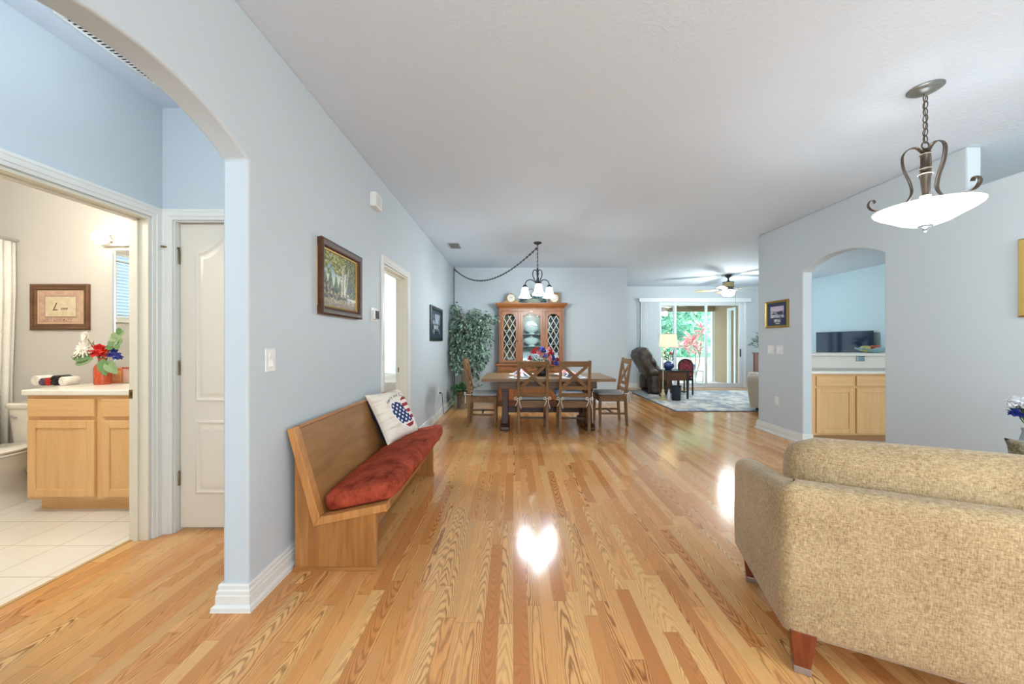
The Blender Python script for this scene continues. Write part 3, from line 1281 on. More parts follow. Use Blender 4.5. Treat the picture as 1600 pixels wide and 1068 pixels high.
pw, ph = 0.632, 0.506
pic = thing('framed_painting', 'brown and gold framed forest landscape painting above the pew', 'picture', (XL, 2.674, 1.71), R(90))
frame_ring(pw, ph, [(0.004, 0.0), (0.0, 0.03), (0.012, 0.038), (0.030, 0.034), (0.050, 0.022), (0.056, 0.012), (0.056, 0.0)]).build('frame', FRAME_BROWN, pic, smooth=30)
frame_ring(pw - 0.11, ph - 0.11, [(0.0, 0.004), (0.0, 0.016), (0.010, 0.012), (0.012, 0.004)]).build('liner', GOLD, pic, smooth=30)
canvas('canvas', pw - 0.13, ph - 0.13, 150, 116, landscape, pic, 0.006, 0.5)
mb = MB()
mb.box(-pw / 2 - 0.006, pw / 2 - 0.03, -0.004, 0.0, -ph / 2 + 0.06, ph / 2 - 0.06)
mb.build('backing', plain((206, 172, 120), 0.7), pic)


def wall_plate(name, label, cat, loc, rz, w, h, kinds, group=None, mat=None):
    """white device plate with rockers or outlets; faces -y locally"""
    t = thing(name, label, cat, loc, rz, group)
    mb = MB()
    mb.box(-w / 2, w / 2, -0.007, 0.0, -h / 2, h / 2)
    mb.build('plate', mat or M_PLASTIC, t, bevel=0.003)
    n = len(kinds)
    for i, k in enumerate(kinds):
        x = (i - (n - 1) / 2) * 0.046
        mb = MB()
        if k == 'rocker':
            mb.prism([(-0.012, -0.033), (-0.007, 0.0), (-0.011, 0.033), (-0.005, 0.034), (-0.005, -0.034)], 'x', x - 0.0165, x + 0.0165)
            mb.build('rocker', plain((240, 240, 238), 0.3, var=0.01), t, bevel=0.001)
        else:
            for z in (-0.02, 0.02):
                mb.box(x - 0.0165, x + 0.0165, -0.010, -0.005, z - 0.014, z + 0.014)
            rc = mb.build('receptacle', plain((240, 240, 238), 0.3, var=0.01), t, bevel=0.002)
            mb = MB()
            for z in (-0.02, 0.02):
                mb.box(x - 0.008, x - 0.005, -0.0108, -0.0095, z - 0.003, z + 0.006).box(x + 0.005, x + 0.008, -0.0108, -0.0095, z - 0.003, z + 0.006)
                mb.ball((x, -0.010, z - 0.008), 0.003, 6, 4)
            mb.build('slots', plain((70, 70, 70), 0.6), rc)
    return t


wall_plate('light_switch', 'white single rocker light switch on the wall beside the arch jamb', 'switch', (XL, 1.902, 1.181), R(90), 0.078, 0.12, ['rocker'])
wall_plate('wall_outlet', 'white outlet low on the left wall with a black cord plugged in', 'outlet', (XL, 6.2, 0.43), R(90), 0.07, 0.115, ['outlet'])
# thermostat
t = thing('thermostat', 'small white thermostat with dark screen between painting and doorway', 'thermostat', (XL, 3.315, 1.522), R(90))
mb = MB()
mb.box(-0.066, 0.066, -0.008, 0, -0.062, 0.062)
mb.build('backplate', M_PLASTIC, t, bevel=0.003)
mb = MB()
mb.box(-0.05, 0.05, -0.034, -0.008, -0.042, 0.042)
b = mb.build('body', M_PLASTIC, t, bevel=0.005)
mb = MB()
mb.box(-0.043, 0.043, -0.0365, -0.033, -0.036, 0.036)
mb.build('screen', plain((34, 44, 54), 0.15), b, bevel=0.002)
# door chime
t = thing('door_chime', 'white rectangular door chime box high on the left wall', 'chime', (XL, 3.305, 2.545), R(90))
mb = MB()
mb.box(-0.078, 0.078, -0.055, 0, -0.064, 0.064)
b = mb.build('cover', M_PLASTIC, t, bevel=0.005)
mb = MB()
for k in range(7):
    z = -0.04 + k * 0.0133
    mb.box(-0.04, 0.04, -0.0565, -0.0545, z - 0.002, z + 0.002)
mb.build('grille', plain((205, 206, 204), 0.5), b)


# black framed picture
def bw_photo(u, v):
    n = fbm(u * 8, v * 8, 2.2)
    if not (0.16 < u < 0.84 and 0.14 < v < 0.86):
        return lerp3((36, 52, 72), (60, 78, 98), 0.5 + n)
    c = lerp3((112, 124, 140), (206, 212, 216), v * 0.8 + n)
    if v < 0.5 + 0.1 * n:
        c = lerp3((30, 40, 52), (150, 160, 168), 0.35 + 2 * n)
    if 0.3 < v < 0.44 and int(u * 14) % 2 == 0 and 0.25 < u < 0.7:
        c = (216, 220, 222)
    if v > 0.62 and u < 0.4:
        c = lerp3(c, (60, 64, 84), 0.6 + n)
    return c


t = thing('framed_photo', 'black framed dark picture on the left wall near the ficus', 'picture', (XL, 5.98, 1.567), R(90))
frame_ring(0.90, 0.55, [(0.0, 0.0), (0.0, 0.024), (0.012, 0.03), (0.045, 0.026), (0.06, 0.014), (0.06, 0.0)]).build('frame', plain((20, 24, 30), 0.25), t, smooth=30)
o = canvas('picture_sheet', 0.80, 0.45, 60, 40, bw_photo, t, 0.008, 0.25)

# cord from the outlet to the floor
mb = MB()
mb.tube(smooth_path([(XL + 0.012, 6.2, 0.41), (XL + 0.05, 6.21, 0.405), (XL + 0.055, 6.25, 0.33), (XL + 0.05, 6.33, 0.15), (XL + 0.05, 6.38, 0.035), (XL + 0.055, 6.5, 0.010),
                      (XL + 0.06, 6.8, 0.010), (XL + 0.07, 7.3, 0.010)]), 0.005, 8)
mb.box(XL + 0.011, XL + 0.04, 6.188, 6.212, 0.398, 0.424)
tag(mb.build('power_cord', plain((38, 42, 46), 0.5), smooth=40), 'thin black power cord hanging from the left wall outlet to the floor', 'cord')

# ---- ceiling grilles
t = thing('return_grille', 'large white slatted return air grille on the hall ceiling', 'vent', (-1.91, 1.97, CEIL))
mb = MB()
for x0, x1, y0, y1 in ((-0.262, 0.262, -0.25, -0.22), (-0.262, 0.262, 0.22, 0.25), (-0.262, -0.255, -0.22, 0.22), (0.255, 0.262, -0.22, 0.22)):
    mb.box(x0, x1, y0, y1, -0.012, 0.0)
mb.build('frame', M_TRIM, t, bevel=0.002)
mb = MB()
mb.box(-0.255, 0.255, -0.22, 0.22, -0.002, 0.0)
mb.build('backing', plain((62, 70, 78), 0.8), t)
mb = MB()
for k in range(22):
    y = -0.212 + k * 0.0202
    mb.prism([(y - 0.003, -0.009), (y + 0.003, -0.010), (y + 0.003, -0.008), (y - 0.003, -0.007)], 'x', -0.255, 0.255)
mb.build('louvers', M_TRIM, t)

t = thing('ceiling_vent', 'small slotted air vent on the dining ceiling near the left wall', 'vent', (-0.955, 5.93, CEIL))
mb = MB()
for x0, x1, y0, y1 in ((-0.10, 0.10, -0.19, -0.165), (-0.10, 0.10, 0.165, 0.19), (-0.10, -0.08, -0.165, 0.165), (0.08, 0.10, -0.165, 0.165)):
    mb.box(x0, x1, y0, y1, -0.010, 0.0)
mb.build('frame', plain((206, 208, 208), 0.5), t, bevel=0.002)
mb = MB()
mb.box(-0.08, 0.08, -0.165, 0.165, -0.002, 0)
mb.build('backing', plain((54, 58, 62), 0.8), t)
mb = MB()
for k in range(6):
    x = -0.066 + k * 0.0264
    mb.box(x - 0.0045, x + 0.0045, -0.165, 0.165, -0.009, -0.0075)
mb.build('louvers', plain((200, 203, 204), 0.5), t)

# ---- bed seen through the bedroom doorway
bed = thing('bed', 'bed with beige coverlet glimpsed through the bedroom doorway', 'bed', (-2.7, 6.95, 0))
mb = MB()
mb.rbox(-3.5, -1.86, 5.92, 7.92, 0.28, 0.62, 0.08, 0.0, 8)
mb.build('mattress', fabric((214, 220, 220), (236, 238, 236)), bed, world=True, smooth=180)
mb = MB()
prof = [(-3.56, 0.12), (-3.55, 0.60), (-3.50, 0.65), (-2.7, 0.66), (-1.88, 0.655), (-1.83, 0.60), (-1.80, 0.12)]
rings = []
for k, y in enumerate((5.86, 5.87, 5.95, 6.3, 6.7, 7.1)):
    ring = []
    for i, (x, z) in enumerate(prof):
        zz = 0.12 + (z - 0.12) * (0.0 if k == 0 else (0.94 if k == 1 else 1.0))
        ring.append((x + 0.012 * sin(5 * y + i), y, max(0.1, zz)))
    rings.append(ring)
mb.loft(rings, cap=False, closed_ring=False)
o = mb.build('coverlet', fabric((170, 158, 138), (204, 198, 186), 120), bed, world=True, smooth=50)
sd = o.modifiers.new('thick', 'SOLIDIFY')
sd.thickness = 0.012
mb = MB()
mb.box(-3.46, -1.9, 5.98, 7.92, 0.0, 0.28)
mb.build('bed_base', plain((92, 74, 58), 0.7), bed, world=True)
mb = pillow_mesh(MB(), 0.33, 0.21, 0.08, 24)
mb.xf(Matrix.Translation((-2.66, 7.62, 0.83)) @ Matrix.Rotation(R(14), 4, 'Y') @ Matrix.Rotation(R(-30), 4, 'X'))
o = mb.build('bed_pillow', fabric((206, 216, 216), (232, 238, 236)), smooth=180, loc=(-2.62, 7.60, 0.66))
tag(o, 'pale bed pillow propped on the beige coverlet in the bedroom', 'pillow')

# ================================================================== DINING AREA
DW1, DW2 = (84, 58, 34), (148, 110, 68)
DWX, DWY, DWZ = (wood(DW1, DW2, a, 12.0, 0.42, 0.3) for a in 'xyz')
DARK1, DARK2 = (40, 22, 16), (78, 42, 28)
DKZ = wood(DARK1, DARK2, 'z', 10.0, 0.25, 0.3)
DKY = wood(DARK1, DARK2, 'y', 10.0, 0.25, 0.3)
TX0, TX1, TY0, TY1 = -0.447, 1.439, 5.10, 6.10

table = thing('dining_table', 'long brown wooden trestle dining table below the chandelier', 'table', (0.496, 5.6, 0))
mb = MB()
for k in range(5):
    y0 = TY0 + (TY1 - TY0) * k / 5
    mb.box(TX0, TX1, y0, y0 + (TY1 - TY0) / 5 - 0.002, 0.717, 0.760)
mb.build('tabletop', wood((98, 72, 48), (150, 118, 84), 'x', 10.0, 0.35, 0.3), table, world=True, bevel=0.003)
mb = MB()
mb.box(-0.21, 1.19, 5.19, 5.22, 0.61, 0.717).box(-0.21, 1.19, 5.98, 6.01, 0.61, 0.717)
mb.box(-0.21, -0.18, 5.22, 5.98, 0.61, 0.717).box(1.16, 1.19, 5.22, 5.98, 0.61, 0.717)
mb.build('apron', wood((66, 46, 34), (108, 80, 58), 'x'), table, world=True, bevel=0.003)
for x in (-0.12, 1.10):
    mb = MB()
    mb.prism([(5.22, 0.0), (5.22, 0.05), (5.27, 0.095), (5.93, 0.095), (5.98, 0.05), (5.98, 0.0), (5.90, 0.0), (5.88, 0.025), (5.32, 0.025), (5.30, 0.0)], 'x', x - 0.07, x + 0.07)
    tr = mb.build('foot', DKY, table, world=True, bevel=0.012)
    for y in (5.30, 5.81):
        mb = MB()
        mb.box(x - 0.045, x + 0.045, y, y + 0.09, 0.085, 0.62)
        mb.build('post', DKZ, tr, world=True, bevel=0.006)
    mb = MB()
    mb.box(x - 0.05, x + 0.05, 5.25, 5.95, 0.56, 0.62)
    mb.build('top_beam', DKY, tr, world=True, bevel=0.006)
mb = MB()
mb.box(-0.08, 1.06, 5.57, 5.63, 0.20, 0.29)
mb.box(-0.15, -0.09, 5.39, 5.81, 0.2, 0.27).box(1.07, 1.13, 5.39, 5.81, 0.2, 0.27)
mb.build('stretcher', wood(DARK1, DARK2, 'x', 10.0, 0.3, 0.3), table, world=True, bevel=0.005)

PAD = fabric((142, 142, 142), (182, 182, 180), 200)
CORD = fabric((206, 200, 188), (228, 222, 210), 400)


def make_chair(label, loc, rz):
    t = thing('dining_chair', label, 'chair', loc, rz, 'dining chairs around the table')
    for s in (-1, 1):
        x = s * 0.199
        mb = MB()
        rings = []
        for y0, y1, z in ((-0.245, -0.212, 0.0), (-0.232, -0.192, 0.2), (-0.222, -0.178, 0.46), (-0.245, -0.205, 0.62), (-0.272, -0.236, 0.82), (-0.302, -0.272, 1.022)):
            rings.append([(x - 0.019, y0, z), (x + 0.019, y0, z), (x + 0.019, y1, z), (x - 0.019, y1, z)])
        mb.loft(rings)
        mb.build('back_post', DWZ, t, bevel=0.003)
        mb = MB()
        rings = []
        for h, z in ((0.016, 0.0), (0.021, 0.435)):
            rings.append([(x - h, 0.185 - h, z), (x + h, 0.185 - h, z), (x + h, 0.185 + h, z), (x - h, 0.185 + h, z)])
        mb.loft(rings)
        mb.build('leg', DWZ, t, bevel=0.003)
        mb = MB()
        mb.box(x - 0.010, x + 0.010, -0.205, 0.17, 0.165, 0.195)
        mb.build('side_stretcher', DWY, t, bevel=0.002)
    mb = MB()
    mb.box(-0.19, 0.19, -0.03, -0.005, 0.168, 0.192)
    mb.build('cross_stretcher', wood((52, 44, 40), (84, 68, 54), 'x'), t, bevel=0.002)
    mb = MB()
    mb.box(-0.182, 0.182, -0.212, -0.192, 0.365, 0.437).box(-0.182, 0.182, 0.180, 0.200, 0.365, 0.437)
    mb.box(-0.208, -0.188, -0.19, 0.185, 0.365, 0.437).box(0.188, 0.208, -0.19, 0.185, 0.365, 0.437)
    mb.build('seat_rail', DWX, t, bevel=0.002)
    mb = MB()
    mb.prism([(-0.178, -0.225), (0.178, -0.225), (0.178, -0.176), (0.222, -0.176), (0.222, 0.215), (-0.222, 0.215), (-0.222, -0.176), (-0.178, -0.176)], 'z', 0.437, 0.458)
    mb.build('seat', DWX, t, bevel=0.004)

    def yb(z):       # centre plane of the raked back
        pts = ((0.46, -0.20), (0.62, -0.225), (0.82, -0.254), (1.022, -0.287))
        for (z0, y0), (z1, y1) in zip(pts, pts[1:]):
            if z <= z1:
                return y0 + (y1 - y0) * (z - z0) / (z1 - z0)
        return pts[-1][1]
    for nm, z0, z1, th in (('top_rail', 0.935, 1.012, 0.026), ('lower_rail', 0.612, 0.662, 0.022), ('back_rail', 0.515, 0.568, 0.022)):
        mb = MB()
        a, b = yb(z0), yb(z1)
        mb.prism([(a - th / 2, z0), (a + th / 2, z0), (b + th / 2, z1), (b - th / 2, z1)], 'x', -0.182, 0.182)
        mb.build(nm, DWX, t, bevel=0.003)
    for s, off in ((1, 0.006), (-1, -0.006)):
        mb = MB()
        mb.beam((-0.160 * s, yb(0.655) + off, 0.655), (0.160 * s, yb(0.94) + off, 0.94), 0.044, 0.016, (0, 1, 0.14))
        mb.build('cross_slat', wood(DW1, (150, 110, 70), 'x', 12.0, 0.42, 0.3, 0.3), t, bevel=0.002)
    mb = MB()
    mb.rbox(-0.21, 0.21, -0.165, 0.205, 0.459, 0.505, 0.02, 0.006, 6)
    pad = mb.build('seat_pad', PAD, t, smooth=180)
    pad['label'] = 'gray tie-on seat pad'
    for s in (-1, 1):
        mb = MB()
        x = s * 0.199
        mb.tube([(s * 0.17, -0.16, 0.485), (s * 0.175, -0.19, 0.487), (s * 0.172, -0.232, 0.488), (s * 0.2, -0.252, 0.49), (s * 0.226, -0.23, 0.488), (s * 0.226, -0.18, 0.487)], 0.006, 6)
        for dx, dz, y in ((0.018, -0.13, -0.262), (-0.022, -0.10, -0.265)):
            mb.tube(smooth_path([(x, -0.255, 0.488), (x + dx * 1.6, y - 0.012, 0.52), (x + dx * 2.6, y - 0.010, 0.49), (x + dx * 0.6, y, 0.47), (x + dx * 2.0, y, 0.488 + dz)], 4), 0.0055, 6)
        mb.build('tie', CORD, pad, smooth=180)
    return t


chair = make_chair('dining chair back to the room, in front of the table at its left half', (0.272, 5.29, 0), 0.0)
dup(chair, 'dining chair back to the room with a red, white and blue pillow on its seat', (0.855, 5.27, 0), R(-1.5))
dup(chair, 'side-on dining chair at the left end of the table by the ficus', (-0.455, 5.68, 0), R(-90))
dup(chair, 'side-on dining chair at the right end of the table near the recliner', (1.515, 5.79, 0), R(90))

# pillow lying on the second chair


def seat_pillow(co):
    u, v = co.x / 0.22, co.z / 0.2
    if u < -0.25:
        return lerp3((214, 210, 208), (150, 160, 190), 1 if (u < -0.55 and v < -0.1) else 0)
    if v > 0.1:
        return (204, 52, 44) if u < 0.4 else (120, 190, 196)
    return (120, 156, 178) if abs((v * 6) % 2 - 1) > 0.4 else (206, 210, 214)


mb = pillow_mesh(MB(), 0.215, 0.19, 0.062, 40)
o = mb.build('seat_pillow', vcol(0.85, 0.15), smooth=180)
set_cols(o, seat_pillow)
o.location = (0.785, 5.29, 0.565)
o.rotation_euler = (R(-78), 0, R(6))
tag(o, 'red, white and blue flat pillow lying on a dining chair seat', 'pillow')

# ---- place settings
M_CHINA = plain((238, 238, 236), 0.18, var=0.01)


def napkin_col(k):
    def fn(co):
        a = math.atan2(co.y, co.x)
        s = int((a + pi) / (2 * pi) * 10)
        if k == 0:
            return ((236, 234, 232), (206, 120, 128), (236, 234, 232), (52, 56, 84))[s % 4]
        return ((236, 234, 232), (54, 60, 90), (236, 234, 232), (214, 130, 136))[s % 4]
    return fn


for i, (x, y, d1, d2) in enumerate(((0.13, 5.30, 'at the near left seat', 0), (0.86, 5.30, 'at the near right seat', 1), (0.13, 5.88, 'at the far left seat', 1), (0.86, 5.88, 'at the far right seat', 0))):
    mb = MB()
    mb.lathe([(0.0, 0.0), (0.185, 0.0), (0.188, 0.002), (0.185, 0.004), (0.0, 0.004)], (0, 0, 0), 32)
    o = mb.build('placemat', fabric((214, 214, 214), (238, 238, 238), 150))
    o.location = (x, y, 0.760)
    o.scale = (1.1, 0.9, 1)
    tag(o, 'round white placemat on the dining table ' + d1, 'placemat', 'white placemats on the dining table')
    mb = MB()
    mb.lathe([(0.0, 0.0), (0.075, 0.0), (0.08, 0.004), (0.125, 0.014), (0.128, 0.018), (0.12, 0.017), (0.078, 0.008), (0.0, 0.007)], (0, 0, 0), 32)
    o = mb.build('dinner_plate', M_CHINA, smooth=40)
    o.location = (x, y, 0.764)
    tag(o, 'white dinner plate under a striped napkin ' + d1, 'plate', 'dinner plates on the table')
    mb = MB()
    rings = []
    for r, z in ((0.115, 0.0), (0.10, 0.012), (0.07, 0.026), (0.035, 0.046), (0.006, 0.066)):
        rings.append([(r * (1 + 0.16 * cos(5 * a)) * cos(a), r * (1 + 0.16 * cos(5 * a)) * sin(a), z + 0.006 * cos(10 * a) * r / 0.115 + 0.006) for a in [2 * pi * q / 40 for q in range(40)]])
    mb.loft(rings)
    o = mb.build('napkin', vcol(0.85, 0.1), smooth=50)
    set_cols(o, napkin_col(d2))
    o.location = (x, y, 0.778)
    tag(o, 'folded red, white and navy napkin on the plate ' + d1, 'napkin', 'folded napkins on the plates')

# ---- centrepiece
mb = MB()
mb.lathe([(0.0, 0.0), (0.07, 0.0), (0.085, 0.03), (0.088, 0.07), (0.072, 0.10), (0.06, 0.105), (0.06, 0.095), (0.0, 0.09)], (0, 0, 0), 24)
o = mb.build('planter', plain((38, 36, 40), 0.35), smooth=40)
o.location = (0.44, 5.60, 0.760)
tag(o, 'dark round planter holding the red, white and blue centrepiece flowers', 'planter')
t = thing('flower_centerpiece', 'big red, white and blue artificial flower bouquet on the dining table', 'flowers', (0.44, 5.60, 0.85))
FC = dict(red=leafy((168, 30, 44), (220, 66, 76), 0.7), white=leafy((214, 216, 220), (240, 240, 240), 0.7), blue=leafy((34, 48, 130), (70, 90, 180), 0.7),
          lilac=leafy((104, 104, 196), (150, 146, 220), 0.7), pink=leafy((206, 96, 112), (236, 170, 176), 0.7))
GREEN = leafy((26, 60, 34), (84, 128, 54), 0.5, 9.0)
rnd = random.Random(3)
for i, (px, py, c, r) in enumerate(((834, 550, 'red', .05), (828, 560, 'red', .045), (840, 558, 'white', .05), (849, 548, 'blue', .05), (852, 556, 'lilac', .05), (861, 551, 'red', .05),
                                    (859, 560, 'pink', .045), (869, 556, 'white', .05), (846, 564, 'white', .055), (856, 565, 'white', .05), (863, 567, 'red', .05), (869, 568, 'blue', .05),
                                    (836, 566, 'lilac', .045), (842, 552, 'pink', .045), (855, 549, 'white', .04), (826, 566, 'white', .04),
                                    (830, 570, 'pink', .045), (844, 571, 'red', .05), (852, 571, 'blue', .045), (838, 545, 'red', .035), (846, 545, 'lilac', .04), (865, 560, 'blue', .045), (872, 562, 'red', .04), (858, 545, 'pink', .035))):
    p = at(px, py, 5.60 + rnd.uniform(-0.10, 0.10))
    mb = MB()
    blossom(mb, p, r * 1.12, seed=i, petals=7)
    mb.build('blossom', FC[c], t, world=True, smooth=180)
mb = MB()
for k in range(150):
    a, e = rnd.uniform(0, 2 * pi), rnd.uniform(-0.35, 1.0)
    q = Vector((0.44, 5.60, 0.89)) + Vector((cos(a) * rnd.uniform(0.02, 0.17), sin(a) * rnd.uniform(0.02, 0.12), rnd.uniform(-0.03, 0.10)))
    mb.leaf(q, (cos(a), sin(a), e), (0, 0, 1), rnd.uniform(0.05, 0.09), 0.035)
mb.build('leaves', GREEN, t, world=True)
mb = MB()
for k in range(14):
    a = rnd.uniform(0, 2 * pi)
    mb.tube([(0.44, 5.60, 0.852), (0.44 + 0.05 * cos(a), 5.60 + 0.05 * sin(a), 0.93), (0.44 + 0.15 * cos(a), 5.60 + 0.1 * sin(a), 1.05)], 0.004, 5)
mb.build('stems', plain((60, 96, 44), 0.6), t, world=True)

# ---- china cabinet
CH1, CH2 = (110, 62, 30), (172, 108, 58)
CHX, CHZ = wood(CH1, CH2, 'x', 9.0, 0.33, 0.3), wood(CH1, CH2, 'z', 9.0, 0.33, 0.3)
CX0, CX1 = -0.285, 1.010
CYF, CYB = 7.33, 7.66
CZ0, CZ1 = 0.845, 1.945
cab = thing('china_cabinet', 'cherry wood china cabinet with diamond lattice doors against the back wall', 'cabinet', (0.36, 7.45, 0))
mb = MB()
mb.box(CX0, CX0 + 0.025, CYF + 0.02, CYB, CZ0, CZ1).box(CX1 - 0.025, CX1, CYF + 0.02, CYB, CZ0, CZ1)
mb.box(CX0 + 0.025, CX1 - 0.025, CYF + 0.02, CYB, CZ1 - 0.02, CZ1)
mb.box(CX0 + 0.025, CX1 - 0.025, CYF + 0.02, CYB, CZ0, CZ0 + 0.025)
mb.box(0.125, 0.140, CYF + 0.02, CYB - 0.02, CZ0 + 0.025, CZ1 - 0.02).box(0.605, 0.620, CYF + 0.02, CYB - 0.02, CZ0 + 0.025, CZ1 - 0.02)
mb.build('hutch', CHZ, cab, world=True)
mb = MB()
mb.box(0.14, 0.605, CYB - 0.018, CYB, CZ0 + 0.02, CZ1 - 0.02)
mb.build('back_panel', plain((196, 196, 192), 0.6), cab, world=True)  # centre back kept pale: the lit interior is put into the colour
for x0, x1, c in ((CX0 + 0.025, 0.125, (150, 124, 92)), (0.62, CX1 - 0.025, (92, 96, 98))):
    mb = MB()
    mb.box(x0, x1, CYB - 0.018, CYB, CZ0 + 0.02, CZ1 - 0.02)
    mb.build('back_panel', plain(c, 0.6), cab, world=True)
mb = MB()
for x0, x1 in ((CX0, -0.245), (0.100, 0.150), (0.590, 0.640), (0.970, CX1)):
    mb.box(x0, x1, CYF, CYF + 0.02, CZ0, CZ1)
mb.box(CX0, CX1, CYF - 0.001, CYF + 0.02, CZ1 - 0.055, CZ1)
mb.build('face_frame', CHZ, cab, world=True, bevel=0.002)
mb = MB()
for k in range(26):
    x = CX0 + 0.03 + k * (CX1 - CX0 - 0.08) / 25
    mb.box(x, x + 0.02, CYF - 0.014, CYF, CZ1 - 0.052, CZ1 - 0.022)
mb.build('dentil_trim', CHX, cab, world=True)
mb = MB()
prof = [(0.0, 0.0), (0.010, 0.0), (0.014, 0.02), (0.035, 0.035), (0.060, 0.065), (0.066, 0.085), (0.075, 0.09), (0.075, 0.11), (0.0, 0.11)]
rings = []
for k in range(4):
    ring = []
    for o_, z in prof:
        x, y = ((CX0 - o_, CYB), (CX0 - o_, CYF - o_), (CX1 + o_, CYF - o_), (CX1 + o_, CYB))[k]
        ring.append((x, y, CZ1 + z))
    rings.append(ring)
mb.loft(rings)
mb.box(CX0, CX1, CYF, CYB, CZ1 + 0.085, CZ1 + 0.11)
mb.build('crown', CHX, cab, world=True, smooth=25)
mb = MB()
for z in (1.22, 1.50):
    mb.box(-0.26, 0.125, CYF + 0.05, CYB - 0.02, z, z + 0.012)
    mb.box(0.62, 0.985, CYF + 0.05, CYB - 0.02, z, z + 0.012)
for z in (1.175, 1.425):
    mb.box(0.14, 0.605, CYF + 0.05, CYB - 0.02, z, z + 0.012)
mb.build('shelves', plain((150, 160, 160), 0.15), cab, world=True)


def glazed_door(x0, x1, z0, z1, st, rise, lattice, knob_x):
    mb = MB()
    y0, y1 = CYF - 0.018, CYF + 0.002
    mb.box(x0, x0 + st, y0, y1, z0, z1).box(x1 - st, x1, y0, y1, z0, z1).box(x0 + st, x1 - st, y0, y1, z0, z0 + st)
    sp = z1 - st - rise
    half = (x1 - x0) / 2 - st
    arc = [(x, z) for x, z in arch_pts((x0 + x1) / 2, half, sp, rise, 16)]
    mb.prism([(x0 + st, z1)] + arc + [(x1 - st, z1)], 'y', y0, y1)
    d = mb.build('door', CHZ, cab, world=True, bevel=0.002)
    mb = MB()
    mb.prism([(x0 + st, z0 + st)] + arc + [(x1 - st, z0 + st)], 'y', CYF - 0.010, CYF - 0.007)
    mb.build('glass_pane', glass((240, 248, 248), 0.012), d, world=True)
    if lattice:
        mb = MB()
        ax0, ax1, az0, az1 = x0 + st, x1 - st, z0 + st, z1 - st
        w = ax1 - ax0
        sl = 1.75
        step = w * sl / 2
        k = -4
        while az0 + k * step < az1 + w * sl:
            for sgn in (1, -1):
                # line z = zc + sgn*sl*(x - xm)
                zc = az0 + k * step
                pts = []
                for x in (ax0, ax1):
                    pts.append((x, zc + sgn * sl * (x - (ax0 + ax1) / 2)))
                (xa, za), (xb, zb) = pts

                def clip(xa, za, xb, zb):
                    def P(z):
                        return xa + (xb - xa) * (z - za) / (zb - za)
                    lo, hi = az0, az1 - rise * 0.5
                    for (z,) in ((za,), (zb,)):
                        pass
                    if max(za, zb) <= lo or min(za, zb) >= hi:
                        return None
                    a, b = (xa, za), (xb, zb)
                    a = (P(lo), lo) if a[1] < lo else ((P(hi), hi) if a[1] > hi else a)
                    b = (P(lo), lo) if b[1] < lo else ((P(hi), hi) if b[1] > hi else b)
                    return a, b
                r = clip(xa, za, xb, zb)
                if r and abs(r[0][0] - r[1][0]) > 0.01:
                    mb.beam((r[0][0], CYF - 0.0125, r[0][1]), (r[1][0], CYF - 0.0125, r[1][1]), 0.012, 0.007, (0, 1, 0))
            k += 1
        mb.build('lattice', plain((206, 200, 186), 0.35), d, world=True)
    mb = MB()
    mb.ball((knob_x, CYF - 0.03, 1.30), 0.012, 10, 6)
    mb.build('knob', plain((90, 70, 40), 0.3, 0.9), d, world=True, smooth=180)


glazed_door(-0.243, 0.098, 0.862, CZ1 - 0.058, 0.05, 0.06, True, 0.075)
glazed_door(0.152, 0.588, 0.862, CZ1 - 0.058, 0.042, 0.06, False, 0.172)
glazed_door(0.642, 0.968, 0.862, CZ1 - 0.058, 0.05, 0.06, True, 0.665)
# waist moulding and base
mb = MB()
mb.box(CX0 - 0.065, CX1 + 0.065, 7.20, CYB, 0.80, 0.845)
mb.build('waist_top', CHX, cab, world=True, bevel=0.012)
mb = MB()
mb.box(CX0 - 0.03, CX1 + 0.03, 7.24, CYB, 0.10, 0.80)
base = mb.build('base', CHZ, cab, world=True, bevel=0.003)
mb = MB()
mb.box(CX0 - 0.05, CX1 + 0.05, 7.22, CYB, 0.0, 0.10)
mb.build('plinth', wood((70, 40, 24), (112, 66, 40), 'x'), cab, world=True, bevel=0.01)
for k in range(3):
    x0 = CX0 + 0.0 + k * 0.4317 + 0.01
    mb = MB()
    mb.box(x0, x0 + 0.41, 7.222, 7.24, 0.64, 0.77)
    d = mb.build('drawer', CHX, base, world=True, bevel=0.004)
    mb = MB()
    mb.box(x0, x0 + 0.41, 7.222, 7.24, 0.13, 0.62)
    mb.box(x0 + 0.07, x0 + 0.34, 7.214, 7.222, 0.20, 0.55)
    mb.build('door', CHZ, base, world=True, bevel=0.004)
    mb = MB()
    mb.tube([(x0 + 0.16, 7.222, 0.71), (x0 + 0.165, 7.20, 0.70), (x0 + 0.245, 7.20, 0.70), (x0 + 0.25, 7.222, 0.71)], 0.006, 6)
    mb.build('handle', plain((96, 74, 40), 0.3, 0.9), base, world=True)
light('cabinet_lamp', 'POINT', (0.372, 7.46, CZ1 - 0.06), 1.0, (1.0, 0.95, 0.88), radius=0.02)


def lathe_thing(name, label, cat, prof, loc, mat, group=None, seg=24, scale=None):
    mb = MB()
    mb.lathe(prof, (0, 0, 0), seg)
    o = mb.build(name, mat, smooth=40)
    o.location = loc
    if scale:
        o.scale = scale
    return tag(o, label, cat, group)


